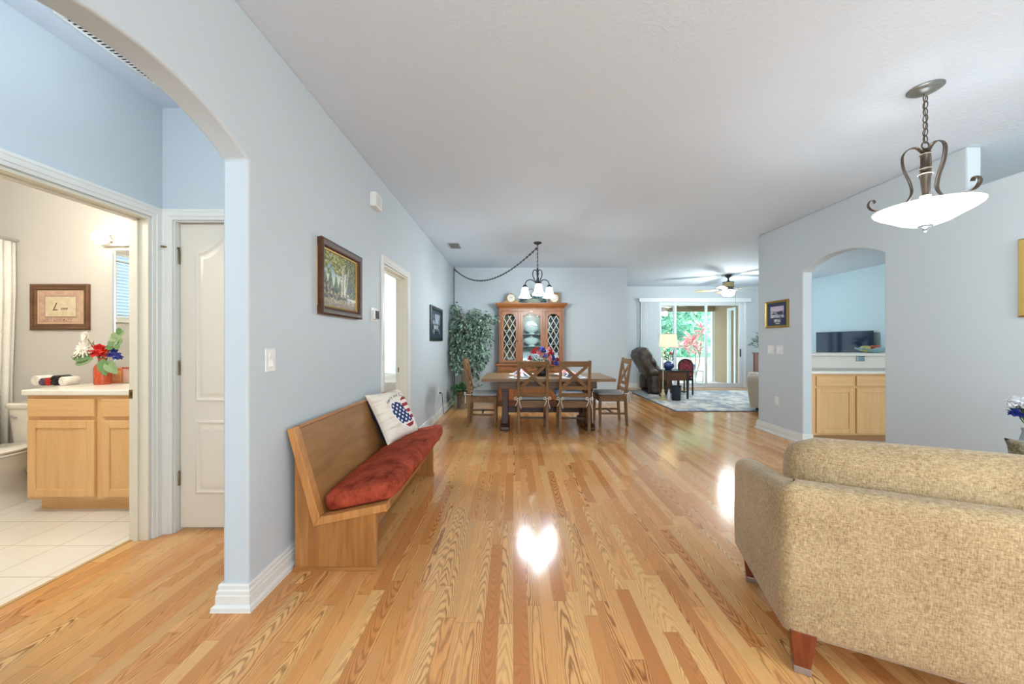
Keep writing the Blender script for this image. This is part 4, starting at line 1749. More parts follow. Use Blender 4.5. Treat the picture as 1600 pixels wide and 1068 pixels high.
# dishes in the cabinet
def tureen(label, loc, s):
    t = thing('soup_tureen', label, 'tureen', loc)
    mb = MB()
    mb.lathe([(0.0, 0), (0.05, 0), (0.052, 0.012), (0.035, 0.025), (0.09, 0.05), (0.115, 0.09), (0.118, 0.115), (0.11, 0.115), (0.0, 0.10)], seg=28)
    for sg in (-1, 1):
        mb.tube([(sg * 0.112, 0, 0.10), (sg * 0.145, 0, 0.105), (sg * 0.145, 0, 0.075), (sg * 0.105, 0, 0.07)], 0.006, 6)
    b = mb.build('bowl', M_CHINA, t, smooth=40)
    mb = MB()
    mb.lathe([(0.0, 0.112), (0.112, 0.116), (0.10, 0.135), (0.06, 0.155), (0.02, 0.165), (0.012, 0.175), (0.018, 0.188), (0.0, 0.195)], seg=28)
    mb.build('lid', M_CHINA, t, smooth=40)
    t.scale = (s * 1.2, s * 0.8, s)
    return t


tureen('white lidded soup tureen on the upper middle shelf of the china cabinet', (0.372, 7.48, 1.437), 1.1)
tureen('white lidded soup tureen on the lower middle shelf of the china cabinet', (0.372, 7.48, 1.187), 1.15)
for i, (x, z, r, d) in enumerate(((0.372, 1.437, 0.14, 'behind the upper tureen'), (0.372, 1.187, 0.10, 'behind the lower tureen'), (0.26, 0.87, 0.12, 'standing at the cabinet bottom on the left'), (0.48, 0.87, 0.12, 'standing at the cabinet bottom on the right'))):
    mb = MB()
    mb.lathe([(0.0, 0.0), (r * 0.6, 0.0), (r * 0.65, 0.006), (r, 0.018), (r, 0.022), (r * 0.62, 0.012), (0.0, 0.010)], seg=32)
    mb.xf(Matrix.Translation((x, 7.625, z + r)) @ Matrix.Rotation(R(82), 4, 'X'))
    o = mb.build('display_plate', plain((214, 224, 230), 0.15, var=0.05, scale=30), loc=(x, 7.6, z), smooth=40)
    tag(o, 'white display plate ' + d + ' in the china cabinet', 'plate', 'display plates in the china cabinet')
bottle_p = [(0.0, 0.0), (0.04, 0.0), (0.045, 0.02), (0.045, 0.11), (0.02, 0.15), (0.014, 0.20), (0.017, 0.215), (0.0, 0.215)]
bowl_p = [(0.0, 0.0), (0.04, 0.0), (0.045, 0.01), (0.085, 0.06), (0.09, 0.075), (0.083, 0.075), (0.04, 0.02), (0.0, 0.016)]
goblet_p = [(0.0, 0.0), (0.032, 0.0), (0.03, 0.006), (0.006, 0.012), (0.006, 0.07), (0.03, 0.10), (0.036, 0.16), (0.032, 0.16), (0.026, 0.105), (0.0, 0.085)]
M_DKGLASS = plain((44, 48, 58), 0.12)
M_AMBER = plain((150, 118, 70), 0.2)
for nm, lab, cat, pr, x, z, m in (('bowl', 'white bowl at the bottom of the left lattice door', 'bowl', bowl_p, -0.07, 0.872, M_CHINA),
                                   ('decanter', 'dark bottle at the outer left of the left lattice lower shelf', 'bottle', bottle_p, -0.15, 1.234, M_DKGLASS),
                                   ('decanter', 'dark purple bottle nearest the center door on the left lattice lower shelf', 'bottle', bottle_p, 0.02, 1.234, plain((58, 52, 60), 0.15)),
                                   ('vase', 'amber vase on the top shelf behind the left lattice', 'vase', bottle_p, -0.10, 1.514, M_AMBER),
                                   ('goblet', 'amber goblet on the top shelf behind the left lattice', 'goblet', goblet_p, 0.02, 1.514, M_AMBER),
                                   ('decanter', 'dark bottle at the bottom behind the right lattice', 'bottle', bottle_p, 0.74, 0.872, M_DKGLASS),
                                   ('goblet', 'white goblet at the bottom behind the right lattice', 'goblet', goblet_p, 0.88, 0.872, M_CHINA),
                                   ('decanter', 'dark bottle on the lower shelf behind the right lattice', 'bottle', bottle_p, 0.73, 1.234, M_DKGLASS),
                                   ('vase', 'slate blue vase on the lower shelf behind the right lattice', 'vase', bottle_p, 0.87, 1.234, plain((84, 100, 112), 0.2)),
                                   ('goblet', 'white goblet on the top shelf behind the right lattice', 'goblet', goblet_p, 0.73, 1.514, M_CHINA),
                                   ('bowl', 'slate blue bowl on the top shelf behind the right lattice', 'bowl', bowl_p, 0.87, 1.514, plain((84, 100, 112), 0.2))):
    lathe_thing(nm, lab, cat, pr, (x, 7.50, z), m)

# ---- clocks and greenery on top of the cabinet
ZT = CZ1 + 0.11
GOLDWOOD = wood((150, 108, 54), (196, 152, 90), 'x', 14.0, 0.35, 0.3)


def clock_face(parent, r, y, zc):
    mb = MB()
    mb.lathe([(0.0, 0.0), (r, 0.0), (r, 0.006), (0.0, 0.006)], seg=32)
    mb.xf(Matrix.Translation((0, y, zc)) @ Matrix.Rotation(R(90), 4, 'X'))
    f = mb.build('dial', plain((232, 226, 210), 0.4), parent, smooth=30)
    mb = MB()
    mb.tube([(r * 1.06 * cos(2 * pi * k / 36), y - 0.006, zc + r * 1.06 * sin(2 * pi * k / 36)) for k in range(36)], r * 0.08, 8, closed=True)
    mb.build('rim', plain((186, 150, 82), 0.3, 0.8), parent, smooth=180)
    mb = MB()
    for k in range(12):
        a = 2 * pi * k / 12
        mb.beam((r * 0.78 * sin(a), y - 0.0075, zc + r * 0.78 * cos(a)), (r * 0.92 * sin(a), y - 0.0075, zc + r * 0.92 * cos(a)), 0.003, 0.002, (0, 1, 0))
    mb.build('hour_marks', plain((60, 50, 40), 0.5), f)
    mb = MB()
    for a, l, w in ((R(-50), 0.5, 0.005), (R(60), 0.72, 0.004)):
        mb.beam((0, y - 0.009, zc), (r * l * sin(a), y - 0.009, zc + r * l * cos(a)), w, 0.002, (0, 1, 0))
    mb.build('hands', plain((40, 36, 34), 0.4), f)


t = thing('mantel_clock', 'golden wood humpback mantel clock on the left of the china cabinet top', 'clock', (-0.045, 7.42, ZT))
pts = []
for k in range(25):
    u = -1 + 2 * k / 24
    z = 0.05 + 0.16 * max(0.0, cos(u * pi / 2 / 0.72)) ** 1.0 if abs(u) < 0.72 else 0.05
    pts.append((0.155 * u, z + 0.0))
mb = MB()
mb.prism([(-0.17, 0.0), (-0.17, 0.03), (-0.155, 0.03)] + pts + [(0.155, 0.03), (0.17, 0.03), (0.17, 0.0)], 'y', -0.045, 0.05)
mb.build('case', GOLDWOOD, t, bevel=0.003)
clock_face(t, 0.078, -0.046, 0.108)
t = thing('shelf_clock', 'square wooden clock on the right of the china cabinet top', 'clock', (0.83, 7.42, ZT))
mb = MB()
mb.box(-0.115, 0.115, -0.04, 0.05, 0.0, 0.215)
mb.build('case', wood((120, 88, 56), (164, 126, 84), 'x', 14.0, 0.4, 0.3), t, bevel=0.01)
clock_face(t, 0.080, -0.041, 0.105)
t = thing('greenery_basket', 'wicker basket of blue-green sprigs on top of the china cabinet', 'basket', (0.40, 7.44, ZT))
mb = MB()
rings = []
for r, z in ((0.0, 0.0), (0.09, 0.0), (0.12, 0.04), (0.13, 0.09), (0.12, 0.09), (0.08, 0.03), (0.0, 0.02)):
    rings.append([(1.5 * max(r, 1e-3) * cos(a) * (1 + 0.03 * cos(14 * a)), 0.8 * max(r, 1e-3) * sin(a), z) for a in [2 * pi * q / 40 for q in range(40)]])
mb.loft(rings)
mb.build('bowl', fabric((120, 128, 118), (168, 172, 158), 90), t, smooth=50)
mb = MB()
mb.tube([(0.02 + 0.10 * cos(a) - 0.05, 0.02 * sin(a * 7), 0.08 + 0.22 * sin(a)) for a in [pi * q / 20 for q in range(21)]], 0.010, 6)
mb.build('handle', fabric((140, 150, 140), (176, 180, 166), 90), t, smooth=180)
mb = MB()
rnd = random.Random(11)
for k in range(460):
    x = rnd.uniform(-0.25, 0.25)
    q = Vector((x, rnd.uniform(-0.08, 0.08), 0.03 + rnd.uniform(0.0, 0.16) * (1 - abs(x) / 0.3)))
    d = Vector((rnd.uniform(-1, 1) + x * 3, rnd.uniform(-1, 0.6), rnd.uniform(-0.3, 1.0)))
    mb.leaf(q, d, (0, 0, 1), rnd.uniform(0.035, 0.06), 0.02)
mb.build('sprigs', leafy((30, 62, 66), (112, 158, 150), 0.6, 8.0), t)

# ---- chandelier
IRON = plain((52, 54, 58), 0.38, 0.5)
t = thing('chandelier', 'three light dark iron chandelier with white bell shades over the dining table', 'chandelier', (0.383, 5.75, CEIL))
mb = MB()
mb.lathe([(0.0, 0.0), (0.065, 0.0), (0.065, -0.008), (0.045, -0.022), (0.015, -0.03), (0.0, -0.045)], seg=24)
mb.build('canopy', IRON, t, smooth=40)


def chain_bm(mb, pts, L, W_, r, seg=6):
    """oval links alternating their plane along the polyline pts"""
    P = [Vector(p) for p in pts]
    d = [0.0]
    for a, b in zip(P, P[1:]):
        d.append(d[-1] + (b - a).length)
    n = max(1, int(d[-1] / (L * 0.78)))

    def pos(s):
        for i in range(len(P) - 1):
            if s <= d[i + 1] or i == len(P) - 2:
                return P[i] + (P[i + 1] - P[i]) * ((s - d[i]) / max(1e-9, d[i + 1] - d[i]))
    for k in range(n):
        s = (k + 0.5) * d[-1] / n
        c = pos(s)
        tg = (pos(min(d[-1], s + 0.01)) - pos(max(0, s - 0.01))).normalized()
        o1 = tg.cross(Vector((0, 1, 0)) if abs(tg.y) < 0.8 else Vector((1, 0, 0))).normalized()
        if k % 2:
            o1 = tg.cross(o1)
        mb.tube([c + tg * (L / 2) * sin(2 * pi * q / 12) + o1 * (W_ / 2) * cos(2 * pi * q / 12) for q in range(12)], r, seg, closed=True)
    return mb


mb = MB()
chain_bm(mb, [(0, 0, -0.035), (0, 0, -0.40)], 0.036, 0.02, 0.0032)
mb.tube([(0.004, 0, -0.03), (-0.004, 0, -0.2), (0.003, 0, -0.40)], 0.003, 6)
mb.build('chain', IRON, t, smooth=180)
mb = MB()
mb.lathe([(0.0, -0.395), (0.012, -0.40), (0.02, -0.42), (0.012, -0.44), (0.016, -0.47), (0.022, -0.49), (0.014, -0.515), (0.012, -0.56), (0.024, -0.60), (0.030, -0.625), (0.018, -0.65), (0.008, -0.665), (0.0, -0.67)], seg=16)
mb.build('stem', plain((74, 66, 60), 0.4, 0.4), t, smooth=40)
for a in (-90, 30, 150):
    A = Matrix.Rotation(R(a), 4, 'Z')
    mb = MB()
    pth = smooth_path([(0.012, 0, -0.455), (0.04, 0, -0.425), (0.075, 0, -0.44), (0.085, 0, -0.50), (0.062, 0, -0.565), (0.030, 0, -0.622), (0.055, 0, -0.612), (0.10, 0, -0.578), (0.16, 0, -0.575), (0.205, 0, -0.60), (0.225, 0, -0.65)])
    mb.tube(pth, 0.0075, 8)
    mb.xf(A)
    arm = mb.build('arm', IRON, t, smooth=180)
    mb = MB()
    mb.lathe([(0.0, -0.64), (0.018, -0.645), (0.03, -0.665), (0.042, -0.675), (0.044, -0.688), (0.0, -0.688)], (0.225, 0, 0), 16)
    mb.xf(A)
    mb.build('socket', IRON, arm, smooth=40)
    mb = MB()
    mb.lathe([(0.036, -0.684), (0.048, -0.700), (0.056, -0.745), (0.066, -0.795), (0.088, -0.838), (0.102, -0.852), (0.098, -0.852), (0.084, -0.836), (0.062, -0.795), (0.052, -0.745), (0.044, -0.702), (0.036, -0.69)], (0.225, 0, 0), 28, cap=False)
    mb.xf(A)
    sh = mb.build('shade', glow((244, 248, 250), 5.0), arm, smooth=180)
    mb = MB()
    mb.ball((0.225, 0, -0.775), (0.028, 0.028, 0.042), 12, 8)
    mb.xf(A)
    mb.build('bulb', glow((255, 252, 246), 30.0), arm, smooth=180)

for a in (-90, 30, 150):
    light('chandelier_bulb', 'POINT', (0.383 + 0.225 * cos(R(a)), 5.75 + 0.225 * sin(R(a)), 1.93), 22, (0.84, 0.95, 1.0), radius=0.055)
# swag cord with its hook: from the stem to the ceiling corner and down the wall
t = thing('swag_chain', 'dark swag chain looping from the chandelier to a corner hook and down', 'chain', (-1.236, 7.62, CEIL))
a = Vector((0.37, 5.75, 2.755))
b = Vector((-1.236, 7.62, 2.80))
pts = []
for k in range(37):
    u = k / 36
    q = a.lerp(b, u)
    q.z -= 4 * 0.36 * u * (1 - u) * (1 + 0.25 * (u - 0.5))
    pts.append(q)
mb = MB()
mb.tube(pts, 0.0055, 6)
chain_bm(mb, pts, 0.05, 0.026, 0.004, 5)
mb.build('swag', IRON, t, world=True, smooth=180)
mb = MB()
mb.tube([b, b + Vector((-0.005, 0.01, -0.3)), (-1.238, 7.64, 1.4), (-1.238, 7.645, 0.2)], 0.008, 6)
mb.build('drop_cord', IRON, t, world=True, smooth=180)
mb = MB()
mb.lathe([(0.0, 0.0), (0.014, 0.0), (0.014, -0.006), (0.004, -0.012), (0.0, -0.012)], (-1.236, 7.62, CEIL), 12)
mb.tube([(-1.236, 7.62, CEIL - 0.005), (-1.236, 7.62, CEIL - 0.03), (-1.224, 7.62, CEIL - 0.045), (-1.236, 7.62, CEIL - 0.058), (-1.248, 7.62, CEIL - 0.045)], 0.004, 6)
mb.build('hook', IRON, t, world=True, smooth=60)

# ---- ficus tree
t = thing('ficus_tree', 'tall leafy artificial ficus tree in the back left corner', 'tree', (-0.97, 7.05, 0.0))
mb = MB()
rnd = random.Random(21)
for s in range(3):
    ph = s * 2.1
    mb.tube(smooth_path([(-0.97 + 0.02 * cos(ph), 7.05 + 0.02 * sin(ph), 0.28), (-0.96 + 0.025 * cos(ph + 1.5), 7.08, 0.7), (-0.94 + 0.02 * cos(ph + 3), 7.10, 1.0), (-0.93 + 0.06 * (s - 1), 7.15, 1.35), (-0.9 + 0.25 * (s - 1), 7.2, 1.75)], 5), [0.022] * 11 + [0.016] * 5 + [0.010] * 5, 8)
mb.build('trunk', wood((88, 70, 54), (134, 112, 90), 'z', 20), t, world=True, smooth=180)
blobs = []
for px, py, rx, ry, Y in ((711, 492, 11, 16, 7.3), (713, 512, 13, 20, 7.25), (706, 528, 10, 26, 7.2), (707, 552, 9, 22, 7.2), (718, 545, 13, 26, 7.1), (728, 515, 14, 24, 7.15),
                          (742, 492, 14, 12, 7.2), (752, 498, 18, 13, 7.15), (768, 499, 11, 8, 7.1), (748, 515, 18, 18, 7.1), (760, 528, 10, 18, 7.05), (740, 535, 16, 24, 7.1),
                          (752, 548, 13, 22, 7.05), (744, 568, 10, 16, 7.05), (743, 582, 5, 12, 7.05), (714, 570, 9, 14, 7.1), (733, 552, 12, 18, 7.1), (757, 560, 7, 14, 7.05), (711, 482, 6, 10, 7.3)):
    blobs.append((at(px, py, Y), rx * Y / F, ry * Y / F))
mb = MB()
tot = sum(b[1] * b[2] for b in blobs)
for c, rx, rz in blobs:
    for k in range(int(2700 * rx * rz / tot)):
        while True:
            q = Vector((rnd.uniform(-1, 1), rnd.uniform(-1, 1), rnd.uniform(-1, 1)))
            if q.length < 1:
                break
        p = c + Vector((q.x * rx, q.y * min(0.30, rx * 1.6), q.z * rz))
        if p.x < -1.20:
            p.x = -1.20 + rnd.uniform(0, 0.05)
        p.y = min(p.y, 7.55)
        d = Vector((q.x * 0.8 + rnd.uniform(-0.6, 0.6), q.y * 0.8 - 0.2 + rnd.uniform(-0.6, 0.6), -0.5 + rnd.uniform(-0.7, 0.5)))
        L = rnd.uniform(0.055, 0.088)
        if p.x + d.normalized().x * L < -1.255:
            d.x = abs(d.x)
        mb.leaf(p, d, (rnd.uniform(-0.6, 0.6), rnd.uniform(-1, 0.2), 0.6), L, L * 0.5)
mb.build('foliage', leafy((10, 34, 28), (168, 200, 176), 0.4, 6.0), t, world=True)
mb = MB()
for k in range(26):
    c, rx, rz = blobs[k % len(blobs)]
    mb.tube(smooth_path([(-0.94, 7.1, 1.15 + 0.02 * k), ((-0.94 + c.x) / 2, 7.12, (1.5 + c.z) / 2 + 0.12), (c.x + rnd.uniform(-.06, .06), c.y, c.z)], 4), 0.0045, 5)
mb.build('branches', plain((98, 80, 62), 0.8), t, world=True)
mb = MB()
rings = []
for r, z in ((0.0, 0.0), (0.105, 0.0), (0.115, 0.1), (0.125, 0.22), (0.138, 0.30), (0.142, 0.325), (0.128, 0.325), (0.12, 0.29), (0.0, 0.285)):
    rings.append([(-0.97 + max(r, 1e-3) * cos(a) * (1 + 0.025 * cos(20 * a + z * 60)), 7.05 + max(r, 1e-3) * sin(a) * (1 + 0.025 * cos(20 * a + z * 60)), z) for a in [2 * pi * q / 60 for q in range(60)]])
mb.loft(rings)
o = mb.build('basket_pot', fabric((84, 70, 56), (150, 132, 110), 60), t, world=True, smooth=50)
o['label'] = 'gray brown wicker basket pot'
# ivy spilling over the basket
t = thing('ivy_plant', 'bright green ivy spilling over the wicker pot under the ficus', 'plant', (-0.97, 6.98, 0.32))
mb = MB()
mb2 = MB()
for k in range(210):
    a = rnd.uniform(0, 2 * pi)
    r = rnd.uniform(0.02, 0.20)
    z = 0.34 + rnd.uniform(0, 0.16) * (1 - r / 0.25) + 0.02
    p = Vector((-0.99 + r * cos(a) * 0.95, 6.99 + r * sin(a) * 0.8, z))
    mb.leaf(p, (cos(a), sin(a) - 0.4, rnd.uniform(-0.3, 0.6)), (0, 0, 1), rnd.uniform(0.05, 0.085), rnd.uniform(0.04, 0.06), 0.15)
for sx, n, path in ((1, 16, ((-0.90, 6.95, 0.38), (-0.72, 6.92, 0.42), (-0.58, 6.92, 0.47))), (-1, 26, ((-1.07, 6.96, 0.36), (-1.14, 6.92, 0.22), (-1.16, 6.90, 0.05)))):
    sp = smooth_path(path, 8)
    mb2.tube(sp, 0.003, 5)
    for k in range(n * 2):
        p = sp[int(k / (n * 2) * (len(sp) - 1))] + Vector((rnd.uniform(-0.035, 0.035), rnd.uniform(-0.03, 0.03), rnd.uniform(-0.03, 0.03)))
        if p.x < -1.19:
            p.x = -1.19
        if p.z < 0.05:
            p.z = 0.05
        mb.leaf(p, (rnd.uniform(-0.4, 1), rnd.uniform(-1, 0.2), rnd.uniform(-0.2, 0.5)), (0, 0, 1), 0.055, 0.045, 0.15)
mb.build('leaves', leafy((28, 86, 46), (122, 204, 124), 0.4, 6.0), t, world=True)
mb2.build('stems', plain((70, 110, 60), 0.6), t, world=True)

# ================================================================== FAMILY ROOM


def rug_col(u, v):
    n = fbm(u * 9, v * 6, 0.4) + 0.9 * fbm(u * 34, v * 18, 2.0)
    c = lerp3((150, 162, 176), (232, 230, 224), 0.55 + n * 1.7)
    n3 = fbm(u * 5 + 3, v * 12, 5.0)
    if n3 > 0.12:
        c = lerp3(c, (150, 160, 176), min(1, (n3 - 0.12) * 4))
    if n3 < -0.2:
        c = lerp3(c, (206, 196, 180), 0.5)
    if min(u, 1 - u) < 0.008 or min(v, 1 - v) < 0.012:
        c = (92, 98, 112)
    return c


RX0, RX1, RY0, RY1 = 2.97, 6.6, 6.67, 9.55
mb = MB()
n, m = 180, 140
vs = [[mb.bm.verts.new((RX0 + (RX1 - RX0) * i / n, RY0 + (RY1 - RY0) * j / m, 0.012)) for i in range(n + 1)] for j in range(m + 1)]
for j in range(m):
    for i in range(n):
        mb.bm.faces.new([vs[j][i], vs[j][i + 1], vs[j + 1][i + 1], vs[j + 1][i]])
mb.box(RX0, RX1, RY0, RY1, 0.0, 0.0115)
rug = mb.build('area_rug', vcol(0.95, 0.1))
set_cols(rug, lambda co: rug_col((co.x - RX0) / (RX1 - RX0), (co.y - RY0) / (RY1 - RY0)) if co.z > 0.0117 else (92, 98, 112))
tag(rug, 'large gray and cream mottled area rug in the family room', 'rug')

# ---- vertical blinds and valance
t = thing('vertical_blinds', 'white vertical blinds stacked at the left of the sliding door under a long valance', 'blinds', (5.0, 10.20, 2.39))
mb = MB()
mb.box(3.50, 6.62, 10.13, 10.245, 2.385, 2.50)
mb.build('valance', plain((228, 234, 236), 0.4, var=0.02), t, world=True, bevel=0.006)
mb = MB()
for k in range(11):
    x = 3.55 + k * 0.052
    mb.prism([(x, 10.165), (x + 0.07, 10.205), (x + 0.072, 10.202), (x + 0.002, 10.162)], 'z', 0.035, 2.385)
mb.build('slats', plain((226, 232, 236), 0.5, var=0.02), t, world=True)

# ---- brown recliner
BL1, BL2 = (54, 46, 42), (104, 92, 82)
LEA = leather(BL1, BL2)
t = thing('recliner', 'dark brown leather recliner tipped back beside the floor lamp', 'recliner', (3.25, 9.15, 0.012))
for y0, y1 in ((8.76, 8.98), (9.42, 9.64)):
    mb = MB()
    mb.rbox(3.20, 3.68, y0, y1, 0.06, 0.46, 0.05, 0.02, 8)
    a = mb.build('arm', LEA, t, world=True, smooth=180)
    mb = MB()
    Mx = Matrix.Translation((3.42, (y0 + y1) / 2, 0.52)) @ Matrix.Rotation(R(10), 4, 'Y')
    mb.rbox(-0.26, 0.26, -0.11, 0.11, -0.085, 0.085, 0.08, 0.01, 8, Mx)
    mb.build('arm_pad', LEA, a, world=True, smooth=180)
mb = MB()
mb.rbox(3.24, 3.68, 8.99, 9.41, 0.30, 0.52, 0.07, 0.02, 8)
mb.build('seat', LEA, t, world=True, smooth=180)
mb = MB()
mb.rbox(3.60, 3.71, 8.99, 9.41, 0.10, 0.42, 0.05, 0.02, 8)
mb.build('footrest', LEA, t, world=True, smooth=180)
mb = MB()
tilt = R(-33)
Mb = Matrix.Translation((3.42, 9.2, 0.42)) @ Matrix.Rotation(tilt, 4, 'Y')
mb.rbox(-0.16, 0.04, -0.36, 0.36, 0.0, 0.72, 0.07, 0.03, 10, Mb)
bkr = mb.build('backrest', LEA, t, world=True, smooth=180)
for z0, z1, x0, x1 in ((0.04, 0.30, -0.02, 0.14), (0.27, 0.50, -0.01, 0.15), (0.47, 0.78, -0.10, 0.16)):
    mb = MB()
    mb.rbox(x0, x1, -0.35, 0.35, z0, z1, 0.07, 0.03, 10, Mb)
    mb.build('back_cushion', LEA, bkr, world=True, smooth=180)
mb = MB()
mb.box(3.22, 3.66, 8.82, 9.58, 0.012, 0.06)
mb.build('base', plain((30, 28, 28), 0.6), t, world=True, bevel=0.01)
mb = MB()
mb.prism([(3.14, 0.012), (3.18, 0.012), (3.14, 0.62), (3.10, 0.62)], 'y', 8.84, 8.88)
mb.build('back_strut', plain((34, 30, 30), 0.5), t, world=True)

t.location.x += 0.13
# ---- floor lamp
LMX, LMY = 3.28, 7.99
BRASS = plain((222, 210, 168), 0.3, 0.35)
t = thing('floor_lamp', 'lit brass floor lamp with pleated cream shade in front of the recliner', 'lamp', (LMX, LMY, 0.012))
mb = MB()
mb.lathe([(0.0, 0.0), (0.135, 0.0), (0.14, 0.012), (0.12, 0.022), (0.06, 0.036), (0.035, 0.06), (0.04, 0.085), (0.055, 0.11), (0.045, 0.14), (0.026, 0.17), (0.032, 0.20), (0.018, 0.23), (0.0, 0.24)], seg=28)
mb.build('base', BRASS, t, smooth=40)
mb = MB()
mb.lathe([(0.012, 0.22), (0.012, 0.7), (0.018, 0.71), (0.018, 0.73), (0.011, 0.74), (0.011, 1.02), (0.0, 1.03)], seg=14)
mb.tube(smooth_path([(0, 0, 1.02), (0.0, 0, 1.08), (0.04, 0, 1.12), (0.09, 0, 1.13), (0.115, 0, 1.16), (0.115, 0, 1.22)]), 0.008, 8)
mb.build('pole', BRASS, t, smooth=60)
mb = MB()
rings = []
for r, z in ((0.165, 1.435), (0.195, 1.15)):
    rings.append([(0.115 + (r + 0.003 * (-1) ** q) * cos(2 * pi * q / 72), (r + 0.003 * (-1) ** q) * sin(2 * pi * q / 72), z) for q in range(72)])
mb.loft(rings, cap=False)
sh = mb.build('lamp_shade', glow((238, 228, 196), 0.45, 0.8), t)
mb = MB()
for r, z in ((0.167, 1.435), (0.197, 1.15)):
    mb.tube([(0.115 + r * cos(2 * pi * q / 40), r * sin(2 * pi * q / 40), z) for q in range(40)], 0.005, 6, closed=True)
mb.build('trim_band', plain((236, 226, 198), 0.8), sh, smooth=180)
mb = MB()
mb.tube([(0.115, 0, 1.22), (0.115, 0, 1.47)], 0.004, 6)
mb.ball((0.115, 0, 1.48), 0.014, 10, 6)
mb.build('finial', BRASS, t, smooth=180)
light('floor_lamp_bulb', 'POINT', (LMX + 0.115, LMY, 1.33), 5, (1.0, 0.9, 0.72), radius=0.04)

# ---- side table with drawer
t = thing('side_table', 'dark topped wooden side table beside the floor lamp', 'table', (3.64, 8.3, 0.012))
mb = MB()
mb.box(3.37, 3.92, 8.02, 8.58, 0.615, 0.643)
mb.build('tabletop', plain((36, 40, 46), 0.25), t, world=True, bevel=0.006)
TBW = wood((78, 48, 34), (128, 86, 60), 'x', 12, 0.4, 0.3)
mb = MB()
mb.box(3.41, 3.88, 8.07, 8.54, 0.42, 0.615)
ap = mb.build('apron', TBW, t, world=True, bevel=0.004)
mb = MB()
mb.box(3.46, 3.83, 8.06, 8.07, 0.44, 0.60)
dr = mb.build('drawer', TBW, ap, world=True, bevel=0.003)
for x in (3.41, 3.84):
    for y in (8.06, 8.51):
        mb = MB()
        rings = [[(x + 0.02 - h, y + 0.02 - h, z), (x + 0.02 + h, y + 0.02 - h, z), (x + 0.02 + h, y + 0.02 + h, z), (x + 0.02 - h, y + 0.02 + h, z)] for h, z in ((0.016, 0.012), (0.024, 0.42), (0.024, 0.615))]
        mb.loft(rings)
        mb.build('leg', plain((50, 44, 44), 0.4) if x > 3.6 else TBW, t, world=True, bevel=0.003)
mb = MB()
mb.box(3.45, 3.85, 8.10, 8.50, 0.16, 0.18)
mb.build('lower_shelf', plain((46, 48, 56), 0.4), t, world=True)

M_BLUEJAR = plain((52, 78, 150), 0.15, var=0.35, scale=26)
lathe_thing('ginger_jar', 'squat blue and white ginger jar on the side table', 'jar', [(0.0, 0.0), (0.06, 0.0), (0.07, 0.01), (0.115, 0.06), (0.125, 0.10), (0.105, 0.15), (0.06, 0.175), (0.055, 0.19), (0.048, 0.19), (0.05, 0.17), (0.0, 0.16)], (3.52, 8.28, 0.643), M_BLUEJAR)
t = thing('flower_bunch', 'pink and white flowers rising from the blue ginger jar', 'flowers', (3.52, 8.28, 0.80))
rnd = random.Random(8)
mb = MB()
for k, (dx, z, c, r) in enumerate(((-0.10, 1.10, 'white', .035), (-0.06, 1.02, 'pink', .04), (0.03, 1.02, 'red', .045), (0.07, 1.0, 'pink', .04), (-0.12, 0.98, 'white', .035), (0.0, 0.94, 'white', .04), (-0.08, 1.16, 'pink', .03))):
    q = MB()
    blossom(q, (3.52 + dx, 8.28 + rnd.uniform(-.05, .05), z), r, seed=40 + k, petals=7)
    q.build('blossom', FC[c], t, world=True, smooth=180)
    mb.tube([(3.52, 8.28, 0.81), (3.52 + dx * 0.6, 8.28, 0.9), (3.52 + dx, 8.28, z)], 0.004, 5)
for k in range(40):
    a = rnd.uniform(0, 2 * pi)
    mb.leaf((3.52 + 0.07 * cos(a), 8.28 + 0.07 * sin(a), rnd.uniform(0.84, 1.0)), (cos(a), sin(a), 0.6), (0, 0, 1), 0.08, 0.03)
mb.leaf((3.60, 8.28, 0.9), (0.25, 0, 1), (0, 1, 0), 0.25, 0.03)
mb.build('stems', GREEN, t, world=True)
lathe_thing('trash_bin', 'small dark navy wastebasket in front of the side table', 'bin', [(0.0, 0.0), (0.085, 0.0), (0.088, 0.01), (0.105, 0.30), (0.11, 0.32), (0.102, 0.32), (0.084, 0.02), (0.0, 0.015)], (3.53, 7.90, 0.012), plain((22, 34, 46), 0.35), scale=(1, 0.8, 1))
lathe_thing('white_bottle', 'slim white bottle standing on the rug between lamp and side table', 'bottle', [(0.0, 0.0), (0.035, 0.0), (0.04, 0.01), (0.04, 0.14), (0.018, 0.19), (0.014, 0.24), (0.0, 0.245)], (3.385, 7.93, 0.012), plain((216, 220, 230), 0.3))

# ---- red upholstered chair behind the side table
t = thing('red_chair', 'dark wooden chair with arched red patterned back behind the side table', 'chair', (4.09, 8.87, 0.012), R(4))
t.scale = (0.8, 0.9, 1.0)
DKC = plain((52, 40, 42), 0.4)
mb = MB()
arc = [(0.235 * cos(pi - pi * k / 16), 0.70 + 0.165 * sin(pi * k / 16)) for k in range(17)]
arc2 = [(0.20 * cos(pi * k / 16), 0.69 + 0.14 * sin(pi * k / 16)) for k in range(17)]
mb.prism([(-0.235, 0.0)] + arc + [(0.235, 0.0), (0.20, 0.0)] + arc2 + [(-0.20, 0.0)], 'y', -0.22, -0.185)
bf = mb.build('back_frame', DKC, t, bevel=0.004)
mb = MB()
mb.prism([(-0.20, 0.46)] + arc2[::-1] + [(0.20, 0.46)], 'y', -0.215, -0.18)
g = NG('red_pattern')
v = g.n('ShaderNodeTexVoronoi')
g.set(v.inputs['Vector'], g.coord())
v.inputs['Scale'].default_value = 26
g.p(color=g.ramp(v.outputs['Distance'], [(0.25, rgb(176, 86, 96)), (0.55, rgb(118, 30, 50))]), rough=0.85)
M_REDPAT = g.m
mb.build('back_panel', M_REDPAT, t, bevel=0.006)
mb = MB()
mb.rbox(-0.23, 0.23, -0.19, 0.23, 0.40, 0.47, 0.03, 0.01, 6)
